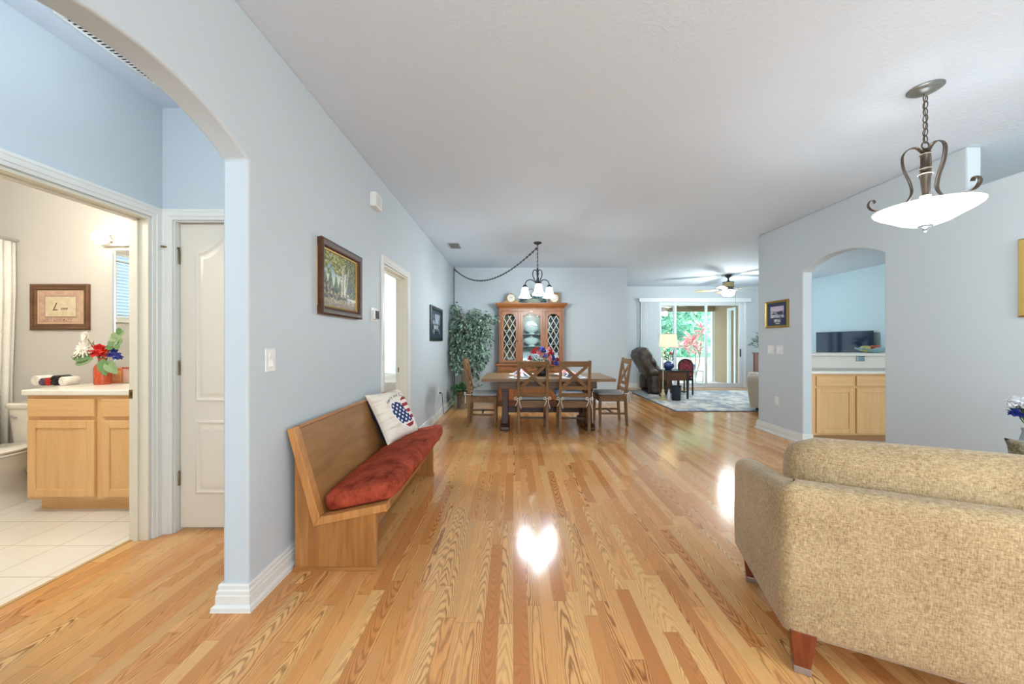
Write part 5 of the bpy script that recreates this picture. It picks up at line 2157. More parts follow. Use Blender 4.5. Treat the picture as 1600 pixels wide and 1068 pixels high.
mb.build('seat', M_REDPAT, t, smooth=180)
mb = MB()
mb.box(-0.22, 0.22, -0.18, 0.21, 0.34, 0.40)
mb.build('seat_rail', DKC, t, bevel=0.004)
for s in (-1, 1):
    mb = MB()
    mb.box(s * 0.205 - 0.018, s * 0.205 + 0.018, 0.17, 0.21, 0.0, 0.345)
    mb.build('leg', DKC, t, bevel=0.004)

# ---- beige recliner at the corner of the right wall
BG = fabric((172, 166, 150), (202, 196, 182), 200)
t = thing('armchair', 'beige armchair with rolled arm half hidden behind the right wall', 'armchair', (4.40, 6.80, 0.012))
for y0, y1 in ((6.74, 6.98), (7.60, 7.84)):
    mb = MB()
    prof = [(0.0, 0.07), (0.22, 0.07), (0.22, 0.50), (0.25, 0.56), (0.235, 0.62), (0.18, 0.655), (0.09, 0.66), (0.02, 0.64), (-0.02, 0.59), (-0.01, 0.53), (0.0, 0.50)]
    rings = []
    for x, k in ((4.36, 0.80), (4.375, 0.96), (4.40, 1.0), (5.25, 1.0)):
        rings.append([(x + (0.06 if z < 0.5 else 0) * (1 - z / 0.55), y0 + 0.11 + (y - 0.11) * k, 0.36 + (z - 0.36) * (k if z > 0.36 else 1)) for y, z in prof])
    mb.loft(rings)
    mb.build('arm', BG, t, world=True, smooth=60)
mb = MB()
mb.rbox(4.48, 5.25, 6.97, 7.61, 0.26, 0.48, 0.07, 0.02, 8)
mb.build('seat', BG, t, world=True, smooth=180)
mb = MB()
Mz = Matrix.Translation((5.12, 7.29, 0.34)) @ Matrix.Rotation(R(14), 4, 'Y')
mb.rbox(-0.02, 0.24, -0.36, 0.36, 0.0, 0.68, 0.09, 0.03, 8, Mz)
mb.build('backrest', BG, t, world=True, smooth=180)
mb = MB()
mb.box(4.50, 5.20, 6.80, 7.78, 0.012, 0.08)
mb.build('base', plain((30, 30, 32), 0.5), t, world=True)
mb = MB()
mb.lathe([(0.0, 0.0), (0.055, 0.0), (0.055, 0.012), (0.02, 0.02), (0.0, 0.02)], seg=20)
mb.xf(Matrix.Translation((4.72, 6.74, 0.40)) @ Matrix.Rotation(R(90), 4, 'X'))
mb.build('recline_knob', plain((30, 30, 34), 0.4), t, world=True, smooth=40)

t.rotation_euler = (0, 0, R(-34))
# ---- plant on a stand by the family room wall
t = thing('plant_stand', 'slim dark red wooden plant stand beyond the beige armchair', 'stand', (6.07, 8.9, 0.0))
RW = wood((78, 28, 26), (124, 56, 46), 'z', 12, 0.35, 0.3)
mb = MB()
mb.box(-0.15, 0.15, -0.15, 0.15, 0.99, 1.02)
mb.build('top', RW, t, bevel=0.006)
for sx in (-1, 1):
    for sy in (-1, 1):
        mb = MB()
        mb.box(sx * 0.115 - 0.02, sx * 0.115 + 0.02, sy * 0.115 - 0.02, sy * 0.115 + 0.02, 0, 0.99)
        mb.build('leg', RW, t, bevel=0.003)
mb = MB()
mb.box(-0.125, 0.125, -0.125, 0.125, 0.25, 0.27).box(-0.11, 0.11, -0.125, -0.105, 0.90, 0.99).box(-0.125, -0.105, -0.11, 0.11, 0.30, 0.99)
mb.build('shelf', RW, t)
t = thing('potted_plant', 'leafy green potted plant on top of the dark red stand', 'plant', (6.07, 8.9, 1.02))
mb = MB()
mb.lathe([(0.0, 0.0), (0.07, 0.0), (0.09, 0.12), (0.095, 0.13), (0.085, 0.13), (0.0, 0.11)], seg=20)
mb.build('pot', plain((200, 204, 200), 0.3), t, smooth=40)
mb = MB()
rnd = random.Random(5)
for k in range(170):
    a = rnd.uniform(0, 2 * pi)
    r = rnd.uniform(0.0, 0.24)
    mb.leaf((r * cos(a), r * sin(a), 0.13 + rnd.uniform(0.0, 0.38) * (1 - r / 0.4)), (cos(a), sin(a), rnd.uniform(-0.5, 0.7)), (0, 0, 1), rnd.uniform(0.08, 0.13), 0.045)
mb.build('foliage', leafy((16, 56, 40), (70, 130, 96), 0.4, 6.0), t)


# ---- ceiling fans
def make_fan(label, cat, loc, rz, s=1.0, lit=True, name='ceiling_fan'):
    t = thing(name, label, cat, loc, rz)
    t.scale = (s, s, s)
    IR = plain((44, 50, 52), 0.4, 0.4)
    mb = MB()
    mb.lathe([(0.0, 0.0), (0.075, 0.0), (0.075, -0.02), (0.04, -0.065), (0.016, -0.08), (0.014, -0.13), (0.03, -0.14), (0.045, -0.17), (0.0, -0.17)], seg=24)
    mb.build('canopy', IR, t, smooth=40)
    mb = MB()
    mb.lathe([(0.0, -0.165), (0.10, -0.17), (0.115, -0.18), (0.118, -0.28), (0.112, -0.30), (0.0, -0.30)], seg=30)
    mot = mb.build('motor', fabric((150, 132, 92), (196, 180, 136), 90), t, smooth=40)
    mb = MB()
    for z in (-0.178, -0.292):
        mb.tube([(0.118 * cos(2 * pi * q / 30), 0.118 * sin(2 * pi * q / 30), z) for q in range(30)], 0.007, 6, closed=True)
    mb.lathe([(0.0, -0.30), (0.10, -0.30), (0.105, -0.335), (0.085, -0.36), (0.0, -0.36)], seg=24)
    mb.build('bands', IR, mot, smooth=60)
    for k in range(5):
        A = Matrix.Rotation(2 * pi * k / 5, 4, 'Z')
        T = Matrix.Rotation(R(11), 4, 'X')
        mb = MB()
        pts = [(0.20, -0.05), (0.30, -0.062), (0.60, -0.072), (0.68, -0.06), (0.705, 0.0), (0.68, 0.06), (0.60, 0.072), (0.30, 0.062), (0.20, 0.05)]
        mb.prism(pts, 'z', -0.004, 0.004)
        mb.xf(A @ Matrix.Translation((0, 0, -0.345)) @ T)
        bl = mb.build('blade', plain((168, 156, 124) if lit else (226, 224, 216), 0.5), t, bevel=0.002)
        mb = MB()
        mb.prism([(0.09, -0.014), (0.17, -0.012), (0.23, -0.035), (0.245, 0.0), (0.23, 0.035), (0.17, 0.012), (0.09, 0.014)], 'z', 0.004, 0.010)
        mb.xf(A @ Matrix.Translation((0, 0, -0.345)) @ T)
        mb.build('blade_iron', IR, bl)
    if not lit:
        return t
    mb = MB()
    mb.lathe([(0.085, -0.36), (0.125, -0.37), (0.138, -0.40), (0.13, -0.45), (0.095, -0.49), (0.04, -0.505), (0.0, -0.507)], seg=28)
    mb.build('light_bowl', glow((246, 248, 244), 16.0 if lit else 0.3), t, smooth=180)
    if lit:
        mb = MB()
        mb.tube([(0.07, -0.07, -0.36), (0.07, -0.14, -0.42), (0.07, -0.14, -0.76)], 0.002, 5)
        mb.ball((0.07, -0.14, -0.77), 0.008, 8, 5)
        mb.build('pull_chain', IR, t, smooth=180)
    return t


make_fan('lit ceiling fan with tan blades in the family room', 'fan', (5.01, 8.5, CEIL), R(8))
light('fan_light', 'POINT', (5.01, 8.5, 2.22), 66, (0.90, 0.97, 1.0), radius=0.10)
make_fan('small white bladed fan on the lanai ceiling outside the sliding door', 'fan', (4.90, 11.15, 2.62), R(20), 0.75, False, 'lanai_fan')


# ---- lanai furniture and garden
def outdoor_table():
    t = thing('patio_table', 'small white patio table on the lanai outside the glass', 'table', (5.32, 11.0, -0.01))
    m = plain((232, 236, 236), 0.4)
    mb = MB()
    mb.box(-0.30, 0.30, -0.25, 0.25, 0.41, 0.435)
    mb.build('tabletop', m, t, bevel=0.005)
    for sx in (-1, 1):
        for sy in (-1, 1):
            mb = MB()
            mb.box(sx * 0.28 - 0.015, sx * 0.28 + 0.015, sy * 0.23 - 0.015, sy * 0.23 + 0.015, 0, 0.41)
            mb.build('leg', m, t)
    mb = MB()
    mb.box(-0.27, 0.27, -0.235, -0.225, 0.10, 0.12).box(-0.27, 0.27, 0.225, 0.235, 0.10, 0.12)
    mb.build('stretcher', m, t)


outdoor_table()
lathe_thing('flower_pot', 'pale blue pot on the white patio table', 'pot', [(0.0, 0.0), (0.07, 0.0), (0.11, 0.17), (0.12, 0.19), (0.11, 0.19), (0.08, 0.03), (0.0, 0.02)], (5.38, 11.0, 0.425), plain((176, 190, 214), 0.4))
# pink cordyline
t = thing('cordyline', 'tall pink and red leaved cordyline growing just outside the lanai', 'plant', (6.75, 13.6, -0.06))
mb = MB()
rnd = random.Random(17)
stems = (((0, 0, 0.0), (0.05, 0, 0.8), (-0.10, 0, 1.45)), ((0.05, 0, 0), (0.2, 0, 0.7), (0.28, 0, 1.8)), ((0.02, 0, 0), (-0.1, 0, 0.6), (-0.38, 0, 1.30)), ((0.03, 0.05, 0), (0.2, 0, 0.6), (0.12, 0, 1.15)))
for s in stems:
    mb.tube(smooth_path(s), 0.02, 6)
mb.build('stems', plain((150, 136, 120), 0.8), t)
mb = MB()
mp = MB()
for i, s in enumerate(stems):
    c = Vector(s[-1])
    for k in range(34):
        a = rnd.uniform(0, 2 * pi)
        e = rnd.uniform(-0.5, 1.1)
        d = Vector((cos(a), sin(a) * 0.8, e))
        (mb if (k + i) % 3 else mp).leaf(c + Vector((0, 0, rnd.uniform(-0.25, 0.1))), d, (0, 0, 1), rnd.uniform(0.3, 0.5), 0.085, 0.2)
mb.build('leaves', leafy((208, 96, 116), (238, 172, 180), 0.5, 2.0), t)
o = mp.build('pale_leaves', leafy((226, 190, 176), (248, 230, 222), 0.5, 2.0), t)
o['label'] = 'pale cream pink leaves'


def garden_tree(label, x, y, h, w, c1, c2, seed, z0=0.2, leafL=0.24, n=2600, name='garden_tree'):
    rnd = random.Random(seed)
    t = thing(name, label, 'tree', (x, y, -0.06))
    mb = MB()
    mb.tube(smooth_path([(0, 0, 0), (0.1, 0, h * 0.3), (-0.1, 0.1, h * 0.65)]), 0.11, 8)
    mb.build('trunk', plain((110, 96, 76), 0.9), t, smooth=180)
    mb = MB()
    cs = [(Vector((rnd.uniform(-0.6, 0.6) * w, rnd.uniform(-0.5, 0.4) * w * 0.7, z0 + (h - z0) * rnd.uniform(0.1, 0.92))), rnd.uniform(0.28, 0.5) * w) for _ in range(14)]
    for k in range(n):
        c, r = cs[k % 14]
        q = Vector((rnd.gauss(0, 1), rnd.gauss(0, 1), rnd.gauss(0, 1))).normalized()
        p = c + q * r * rnd.uniform(0.75, 1.05)
        if p.z < 0.1:
            p.z = rnd.uniform(0.1, 0.4)
        mb.leaf(p, (q.x + rnd.uniform(-.6, .6), q.y + rnd.uniform(-.6, .6), rnd.uniform(-1, 0.5)), (0, -0.5, 1), leafL * rnd.uniform(0.7, 1.3), leafL * 0.5)
    mb.build('foliage', leafy(c1, c2, 0.5, 0.9), t)


garden_tree('broad teal green tree outside the left pane of the sliding door', 7.9, 20.2, 6.4, 1.8, (46, 118, 98), (168, 214, 190), 1)
garden_tree('tall deep green tree behind the cordyline', 10.9, 24.8, 7.2, 2.1, (34, 104, 84), (140, 200, 160), 2)
garden_tree('bright yellow green tree near the right screen post', 11.5, 19.3, 6.2, 1.3, (104, 170, 100), (206, 234, 170), 3)
garden_tree('pale feathery tree at the top of the garden view', 9.6, 28.8, 8.4, 2.6, (120, 170, 130), (220, 238, 214), 4)
garden_tree('far teal tree at the left of the garden view', 5.4, 24.6, 7.0, 2.2, (50, 120, 100), (170, 216, 190), 5)
garden_tree('far right leafy tree behind the lanai corner', 16.2, 24.6, 7.5, 2.3, (90, 150, 100), (200, 230, 176), 6)
garden_tree('low light green hedge bush along the pale yard', 9.6, 15.9, 1.2, 1.2, (96, 160, 90), (196, 224, 150), 7, 0.2, 0.22, 800, 'garden_bush')

# ================================================================== KITCHEN BEYOND THE ARCH
MAPLE1, MAPLE2 = (216, 166, 108), (236, 194, 140)
MPX, MPZ = wood(MAPLE1, MAPLE2, 'x', 7.0, 0.42, 0.18), wood(MAPLE1, MAPLE2, 'z', 7.0, 0.42, 0.18)
mb = MB()
mb.box(3.752, 6.9, 5.20, 5.34, 0, 1.078)
struct(mb.build('wall_bar', paint((236, 232, 222))))
M_CORIAN = plain((238, 234, 224), 0.5, var=0.02)
mb = MB()
mb.box(3.752, 6.95, 5.12, 5.52, 1.078, 1.117)
o = mb.build('bar_ledge', M_CORIAN, bevel=0.008)
tag(o, 'white raised bar ledge behind the kitchen counter', 'counter')


def cabinet_front(parent, x0, x1, y, z0, zd, z1, kick=None, split=0.025):
    """door below, drawer above; faces -y"""
    mb = MB()
    mb.box(x0, x1, y - 0.02, y, zd + split, z1)
    d = mb.build('drawer', MPX, parent, world=True, bevel=0.005)
    mb = MB()
    w = 0.058
    mb.box(x0, x0 + w, y - 0.02, y, z0, zd).box(x1 - w, x1, y - 0.02, y, z0, zd)
    mb.box(x0 + w, x1 - w, y - 0.02, y, z0, z0 + w).box(x0 + w, x1 - w, y - 0.02, y, zd - w, zd)
    d = mb.build('door', MPZ, parent, world=True, bevel=0.004)
    mb = MB()
    mb.box(x0 + w, x1 - w, y - 0.010, y, z0 + w, zd - w)
    mb.build('door_panel', MPZ, d, world=True)


KY = 4.65
cabk = thing('kitchen_cabinet', 'light maple base cabinet seen through the kitchen arch', 'cabinet', (4.4, 4.9, 0))
mb = MB()
mb.box(3.80, 5.70, KY, 5.198, 0.09, 0.868)
mb.build('carcass', MPZ, cabk, world=True)
mb = MB()
mb.box(3.82, 5.68, KY + 0.06, 5.19, 0.0, 0.09)
mb.build('toe_kick', wood((160, 118, 78), (184, 140, 98), 'x', 7, 0.5, 0.2), cabk, world=True)
for x0, x1 in ((3.853, 4.325), (4.362, 4.83), (4.87, 5.33)):
    cabinet_front(cabk, x0, x1, KY, 0.115, 0.688, 0.842)
mb = MB()
mb.box(3.758, 5.75, KY - 0.045, 5.198, 0.870, 0.908)
o = mb.build('kitchen_countertop', M_CORIAN, bevel=0.008)
tag(o, 'white countertop on the maple kitchen cabinet', 'counter')
p = at(1344, 558, 5.195)
t = thing('metal_outlet_cover', 'brushed steel outlet cover on the white bar wall', 'outlet', (p.x, 5.2, 1.045))
mb = MB()
mb.box(-0.052, 0.052, -0.02, 0.0, -0.038, 0.028)
b = mb.build('cover', plain((168, 186, 196), 0.25, 0.85), t, bevel=0.003)
mb = MB()
mb.box(-0.056, 0.056, -0.023, 0.0, 0.024, 0.030).box(-0.056, 0.056, -0.023, 0.0, -0.041, -0.036)
mb.build('edges', plain((92, 100, 104), 0.3, 0.8), b)
# glass plate and fruit
px0 = at(1362, 548, 5.30)
mb = MB()
rings = []
for r, z in ((0.0, 0.0), (0.07, 0.0), (0.10, 0.008), (0.18, 0.04), (0.215, 0.065), (0.225, 0.068), (0.21, 0.058), (0.10, 0.015), (0.0, 0.007)):
    rings.append([(max(r, 1e-3) * cos(a), max(r, 1e-3) * 0.7 * sin(a), z + 0.012 * (r / 0.225) ** 2 * sin(6 * a)) for a in [2 * pi * q / 48 for q in range(48)]])
mb.loft(rings)
o = mb.build('fruit_dish', plain((176, 214, 218), 0.12, var=0.08), smooth=60)
o.location = (px0.x + 0.02, 5.30, 1.118)
tag(o, 'shallow pale aqua glass dish holding fruit on the bar ledge', 'dish')
fruit_p = [(0.0, 0.008), (0.02, 0.0), (0.05, 0.015), (0.062, 0.045), (0.058, 0.075), (0.035, 0.095), (0.012, 0.092), (0.0, 0.084)]
for px, lab, nm, m, s in ((1351, 'yellow green apple in the aqua glass dish', 'apple', plain((214, 206, 120), 0.3, var=0.14, scale=14), 0.95), (1366, 'large rosy red apple in the aqua glass dish', 'apple', plain((202, 112, 92), 0.3, var=0.22, scale=14), 1.05)):
    p = at(px, 546, 5.30)
    t = thing(nm, lab, 'apple', (p.x, 5.29, 1.130))
    t.scale = (s, s, s)
    mb = MB()
    mb.lathe(fruit_p, seg=24)
    mb.build('flesh', m, t, smooth=180)
    mb = MB()
    mb.tube([(0, 0, 0.084), (0.004, 0, 0.108)], 0.0025, 6)
    mb.build('stem', plain((90, 66, 40), 0.7), t)
# TV on a stand along the far right wall
t = thing('television', 'large flat black television seen through the kitchen arch', 'television', (7.34, 8.15, 0.62))
mb = MB()
mb.box(7.335, 7.375, 7.46, 8.84, 0.70, 1.51)
b = mb.build('case', plain((24, 28, 34), 0.3), t, world=True, bevel=0.004)
mb = MB()
mb.box(7.331, 7.335, 7.47, 8.83, 0.715, 1.50)
mb.build('screen', plain((12, 34, 56), 0.08, var=0.02, spec=0.18), t, world=True)
mb = MB()
mb.box(7.26, 7.42, 7.9, 8.4, 0.62, 0.635).box(7.335, 7.375, 8.05, 8.25, 0.635, 0.72)
mb.build('foot', plain((24, 28, 34), 0.3), t, world=True, bevel=0.003)
t = thing('tv_stand', 'low dark wooden stand under the television', 'stand', (7.22, 8.15, 0))
TVW = wood((62, 42, 32), (98, 70, 52), 'y', 10, 0.4, 0.3)
mb = MB()
mb.box(7.00, 7.44, 7.40, 8.90, 0.58, 0.62)
mb.build('top', TVW, t, world=True, bevel=0.004)
mb = MB()
mb.box(7.03, 7.43, 7.43, 8.87, 0.06, 0.58)
c = mb.build('body', TVW, t, world=True)
for k in range(3):
    mb = MB()
    mb.box(7.012, 7.03, 7.45 + k * 0.475, 7.90 + k * 0.475, 0.09, 0.56)
    mb.build('door', TVW, c, world=True, bevel=0.004)
for y in (7.45, 8.81):
    mb = MB()
    mb.box(7.05, 7.09, y, y + 0.04, 0, 0.06).box(7.37, 7.41, y, y + 0.04, 0, 0.06)
    mb.build('leg', TVW, t, world=True)

# ================================================================== RIGHT WALL FITTINGS


def bridge_photo(u, v):
    n = fbm(u * 8, v * 8, 6.6)
    if 0.15 < u < 0.85 and 0.34 < v < 0.84:
        s, q = (u - 0.15) / 0.7, (v - 0.34) / 0.5
        c = lerp3((226, 196, 196), (196, 190, 216), q + n)
        if q < 0.62 - 0.3 * s * (1 - s) + 0.10 * n and q > 0.30 - 0.1 * s:
            c = lerp3((48, 52, 70), (206, 196, 200), 0.35 + 2.2 * n)
        elif q <= 0.30 - 0.1 * s:
            c = lerp3((206, 206, 214), (120, 126, 146), 0.3 + 2 * n)
        return c
    if 0.34 < u < 0.70 and 0.14 < v < 0.27:
        return lerp3((206, 214, 206), (120, 130, 128), 0.4 + 2 * n)
    if 0.42 < u < 0.64 and 0.07 < v < 0.10:
        return (196, 200, 204)
    return lerp3((46, 54, 78), (60, 68, 94), 0.5 + n)


t = thing('framed_photo', 'small gold framed picture with navy mat above the double switches', 'picture', (XR, 5.012, 1.658), R(-90))
frame_ring(0.425, 0.37, [(0.0, 0.0), (0.0, 0.022), (0.008, 0.028), (0.022, 0.022), (0.030, 0.014), (0.030, 0.0)]).build('frame', plain((176, 146, 74), 0.3, 0.7), t, smooth=30)
canvas('picture_sheet', 0.37, 0.315, 60, 52, bridge_photo, t, 0.008, 0.25)
wall_plate('light_switch', 'white light switch plate below the gold picture, the one nearer the family room', 'switch', (XR, 5.14, 1.168), R(-90), 0.118, 0.12, ['rocker', 'rocker'])
wall_plate('light_switch', 'white light switch plate below the gold picture, the one nearer the arch', 'switch', (XR, 4.965, 1.168), R(-90), 0.118, 0.12, ['rocker', 'rocker'])
wall_plate('wall_outlet', 'white outlet low on the right wall below the switches', 'outlet', (XR, 5.02, 0.467), R(-90), 0.07, 0.115, ['outlet'])


def big_art(u, v):
    n = fbm(u * 5, v * 7, 9.1)
    if min(u, 1 - u) < 0.1 or min(v, 1 - v) < 0.1:
        return (222, 214, 194)
    return lerp3((150, 160, 150), (214, 206, 186), 0.5 + n * 1.4)


t = thing('large_picture', 'gold framed picture cut off by the right edge of the photo', 'picture', (XR, 2.21, 1.73), R(-90))
frame_ring(0.80, 0.555, [(0.0, 0.0), (0.0, 0.02), (0.01, 0.03), (0.035, 0.026), (0.05, 0.012), (0.05, 0.0)]).build('frame', plain((190, 158, 92), 0.3, 0.7), t, smooth=30)
canvas('picture_sheet', 0.71, 0.465, 50, 30, big_art, t, 0.008, 0.25)

# ================================================================== PENDANT LIGHT
PX, PY = 2.545, 2.253
BRONZE = plain((112, 98, 86), 0.32, 0.6, var=0.3)
t = thing('pendant_light', 'large white glass bowl pendant hanging on a chain over the living room', 'pendant lamp', (PX, PY, CEIL))
mb = MB()
mb.lathe([(0.0, 0.0), (0.083, 0.0), (0.083, -0.006), (0.070, -0.012), (0.066, -0.018), (0.045, -0.022), (0.04, -0.028), (0.012, -0.034), (0.0, -0.05)], seg=32)
mb.build('canopy', plain((132, 136, 132), 0.35, 0.6), t, smooth=40)
mb = MB()
chain_bm(mb, [(0, 0, -0.04), (0, 0, -0.335)], 0.050, 0.026, 0.0028, 8)
mb.tube([(0.004 * cos(k), 0.004 * sin(k), -0.04 - k * 0.03) for k in range(11)], 0.0025, 6)
mb.build('chain', BRONZE, t, smooth=180)
mb = MB()
mb.tube([(0.022 * cos(2 * pi * q / 20), 0, -0.353 + 0.022 * sin(2 * pi * q / 20)) for q in range(20)], 0.004, 8, closed=True)
mb.build('loop', BRONZE, t, smooth=180)
mb = MB()
mb.lathe([(0.0, -0.37), (0.012, -0.372), (0.018, -0.385), (0.016, -0.40), (0.024, -0.405), (0.026, -0.412), (0.022, -0.42), (0.021, -0.47), (0.026, -0.495), (0.028, -0.50), (0.020, -0.51),
          (0.026, -0.52), (0.032, -0.527), (0.028, -0.538), (0.022, -0.56), (0.018, -0.62), (0.014, -0.655), (0.022, -0.66), (0.022, -0.668), (0.010, -0.675), (0.010, -0.85), (0.0, -0.85)], seg=24)
st = mb.build('stem', BRONZE, t, smooth=40)
mb = MB()
for z in (-0.408, -0.498, -0.53, -0.664):
    r = {-0.408: .026, -0.498: .029, -0.53: .032, -0.664: .023}[z]
    mb.tube([(r * cos(2 * pi * q / 24), r * sin(2 * pi * q / 24), z) for q in range(24)], 0.0035, 6, closed=True)
mb.build('rings', plain((206, 196, 176), 0.35, 0.3), st, smooth=180)
for a in (-95, 35, 163):
    mb = MB()
    pth = smooth_path([(0.014, 0, -0.395), (0.045, 0, -0.362), (0.085, 0, -0.368), (0.112, 0, -0.41), (0.105, 0, -0.49), (0.075, 0, -0.575), (0.068, 0, -0.645), (0.105, 0, -0.705), (0.17, 0, -0.728), (0.235, 0, -0.732),
                       (0.268, 0, -0.722), (0.285, 0, -0.695), (0.278, 0, -0.668), (0.258, 0, -0.664), (0.250, 0, -0.682)], 6)
    mb.tube(pth, 0.0035, 8, flat=0.014)
    mb.xf(Matrix.Rotation(R(a), 4, 'Z'))
    mb.build('arm', BRONZE, t, smooth=180)
mb = MB()
mb.lathe([(0.238, -0.738), (0.232, -0.750), (0.205, -0.770), (0.165, -0.792), (0.11, -0.826), (0.06, -0.844), (0.012, -0.848), (0.012, -0.842), (0.06, -0.838), (0.108, -0.820), (0.163, -0.786), (0.203, -0.763), (0.228, -0.744), (0.232, -0.736)], seg=48, cap=False)
mb.build('glass_bowl', glow((246, 250, 252), 1.05), t, smooth=180)
mb = MB()
mb.lathe([(0.0, -0.846), (0.034, -0.848), (0.03, -0.858), (0.014, -0.866), (0.010, -0.872), (0.014, -0.88), (0.008, -0.888), (0.0, -0.89)], seg=20)
mb.build('finial', plain((150, 156, 162), 0.3, 0.6), t, smooth=40)
for k in range(3):
    a = R(20 + 120 * k)
    mb = MB()
    mb.ball((0.07 * cos(a), 0.07 * sin(a), -0.75), (0.028, 0.028, 0.035), 10, 7)
    mb.build('bulb', glow((255, 252, 246), 12.0), t, smooth=180)
light('pendant_lamp', 'POINT', (PX, PY, CEIL - 0.70), 4.5, (0.92, 0.97, 1.0), radius=0.06)
light('pendant_glow', 'POINT', (PX, PY, CEIL - 1.12), 10, (0.86, 0.95, 1.0), radius=0.10)

# ================================================================== SOFA
SOFA = fabric((126, 100, 66), (200, 176, 136), 280.0, stretch=(1, 1, 1))
C0 = Vector((1.045, 1.415))
sd_ = Vector((cos(R(73.5)), sin(R(73.5))))         # along the left arm, towards the front
bd = Vector((cos(R(-27)), sin(R(-27))))            # along the back
BW = 1.62
Lf = C0 + sd_ * 0.665
C1 = C0 + bd * BW
# mirror the left arm direction about the middle of the back for the right arm
nb = Vector((-bd.y, bd.x))                        # inward normal of the back
sr = bd * (-(sd_.dot(bd))) + nb * sd_.dot(nb)
Rf = C1 + sr * 0.665
sofa = thing('sofa', 'beige tweed loveseat with its back to the camera at the right', 'sofa', (C0.x + 0.9, C0.y + 0.1, 0))


def frame_path():
    pts = []
    rc = 0.05

    def line(a, b, n):
        for k in range(n):
            pts.append(a + (b - a) * k / n)
    u1, u2 = (C0 - Lf).normalized(), bd
    line(Lf, C0 - u1 * rc, 14)
    for k in range(9):
        q = k / 8
        pts.append((C0 - u1 * rc) * (1 - q) ** 2 + C0 * 2 * q * (1 - q) + (C0 + u2 * rc) * q * q)
    line(C0 + u2 * rc * 1.3, C1 - u2 * rc, 20)
    u3 = (Rf - C1).normalized()
    for k in range(9):
        q = k / 8
        pts.append((C1 - u2 * rc) * (1 - q) ** 2 + C1 * 2 * q * (1 - q) + (C1 + u3 * rc) * q * q)
    line(C1 + u3 * rc * 1.3, Rf, 14)
    pts.append(Rf)
    return pts


fp = frame_path()
mb = MB()
rings = []
N = len(fp)
ltot = [0.0]
for a, b in zip(fp, fp[1:]):
    ltot.append(ltot[-1] + (b - a).length)
for i, p in enumerate(fp):
    d = (fp[min(i + 1, N - 1)] - fp[max(i - 1, 0)]).normalized()
    nin = Vector((d.y, -d.x)) * -1
    # inward = left of the travel direction (front-left -> corner -> right)
    nin = Vector((-d.y, d.x))
    s = min(ltot[i], ltot[-1] - ltot[i])
    # round the front upper end of each arm
    fr = min(1.0, s / 0.07)
    rd = math.sqrt(max(0.0, 1 - (1 - fr) ** 2))
    tarm = min(1.0, s / 0.665)
    zt = 0.640 + 0.085 * tarm ** 1.4 - 0.075 * (1 - rd)
    zb = 0.150
    th = 0.125 - 0.03 * (1 - rd)
    off = 0.012 * (1 - rd)
    rr = 0.045
    prof = []
    prof.append((off + 0.012, zb))
    prof.append((off, zb + 0.02))
    for k in range(1, 6):
        prof.append((off - 0.004 * sin(pi * k / 6), zb + 0.02 + (zt - rr - zb - 0.02) * k / 6))
    for k in range(0, 7):
        a = pi - (pi / 2) * k / 6
        prof.append((off + rr + rr * cos(a), zt - rr + rr * sin(a)))
    for k in range(0, 7):
        a = pi / 2 - (pi / 2) * k / 6
        prof.append((th - rr + rr * cos(a), zt - rr + rr * sin(a)))
    prof.append((th, zb + 0.02))
    prof.append((th - 0.012, zb))
    rings.append([(p.x + nin.x * o_, p.y + nin.y * o_, z) for o_, z in prof])
mb.loft(rings)
mb.build('frame', SOFA, sofa, world=True, smooth=60)


def sofa_block(name, mat, d0, d1, b0, b1, z0, z1, r, puff, parent=sofa, tilt=0.0, n=12):
    """block in sofa axes: b along the back from the left corner, d inward from the back"""
    Ms = Matrix(((bd.x, nb.x, 0, C0.x), (bd.y, nb.y, 0, C0.y), (0, 0, 1, 0), (0, 0, 0, 1)))
    if tilt:
        Ms = Ms @ Matrix.Translation((0, d0, z0)) @ Matrix.Rotation(tilt, 4, 'X') @ Matrix.Translation((0, -d0, -z0))
    mb = MB()
    mb.rbox(b0, b1, d0, d1, z0, z1, r, puff, n, Ms)
    return mb.build(name, mat, parent, world=True, smooth=180)


mb = MB()
inn = [C0 + nb * 0.1 + bd * 0.12, C1 + nb * 0.1 - bd * 0.12, Rf - bd * 0.11, Lf + bd * 0.11]
mb.prism([(q.x, q.y) for q in inn], 'z', 0.16, 0.40)
mb.build('seat_deck', SOFA, sofa, world=True)
sofa_block('seat_cushion', SOFA, 0.14, 0.70, 0.02, BW - 0.02, 0.38, 0.52, 0.05, 0.012)
sofa_block('back_cushion', SOFA, 0.135, 0.335, 0.055, BW / 2 + 0.62, 0.50, 0.865, 0.095, 0.012, tilt=R(-3))
LEGW = wood((98, 44, 24), (140, 70, 40), 'z', 14, 0.3, 0.3)
for (q, h0, h1) in ((C0 + bd * 0.065 + nb * 0.04, 0.024, 0.042), (Lf + bd * 0.07 - sd_ * 0.07, 0.024, 0.042), (C1 - bd * 0.065 + nb * 0.04, 0.024, 0.042), (Rf - bd * 0.07 - sr * 0.07, 0.024, 0.042)):
    mb = MB()
    rings = []
    for h, z in ((h0, 0.0), (h1, 0.17)):
        rings.append([(q.x + (bd.x * a + nb.x * b) * h, q.y + (bd.y * a + nb.y * b) * h, z) for a, b in ((-1, -1), (1, -1), (1, 1), (-1, 1))])
    mb.loft(rings)
    lg = mb.build('leg', LEGW, sofa, world=True, bevel=0.003)
    mb = MB()
    rings = []
    for h, z in ((h0 + 0.003, 0.0), (h0 + 0.005, 0.03)):
        rings.append([(q.x + (bd.x * a + nb.x * b) * h, q.y + (bd.y * a + nb.y * b) * h, z) for a, b in ((-1, -1), (1, -1), (1, 1), (-1, 1))])
    mb.loft(rings)
    mb.build('foot_cap', plain((150, 130, 118), 0.2, 0.1), lg, world=True, bevel=0.004)

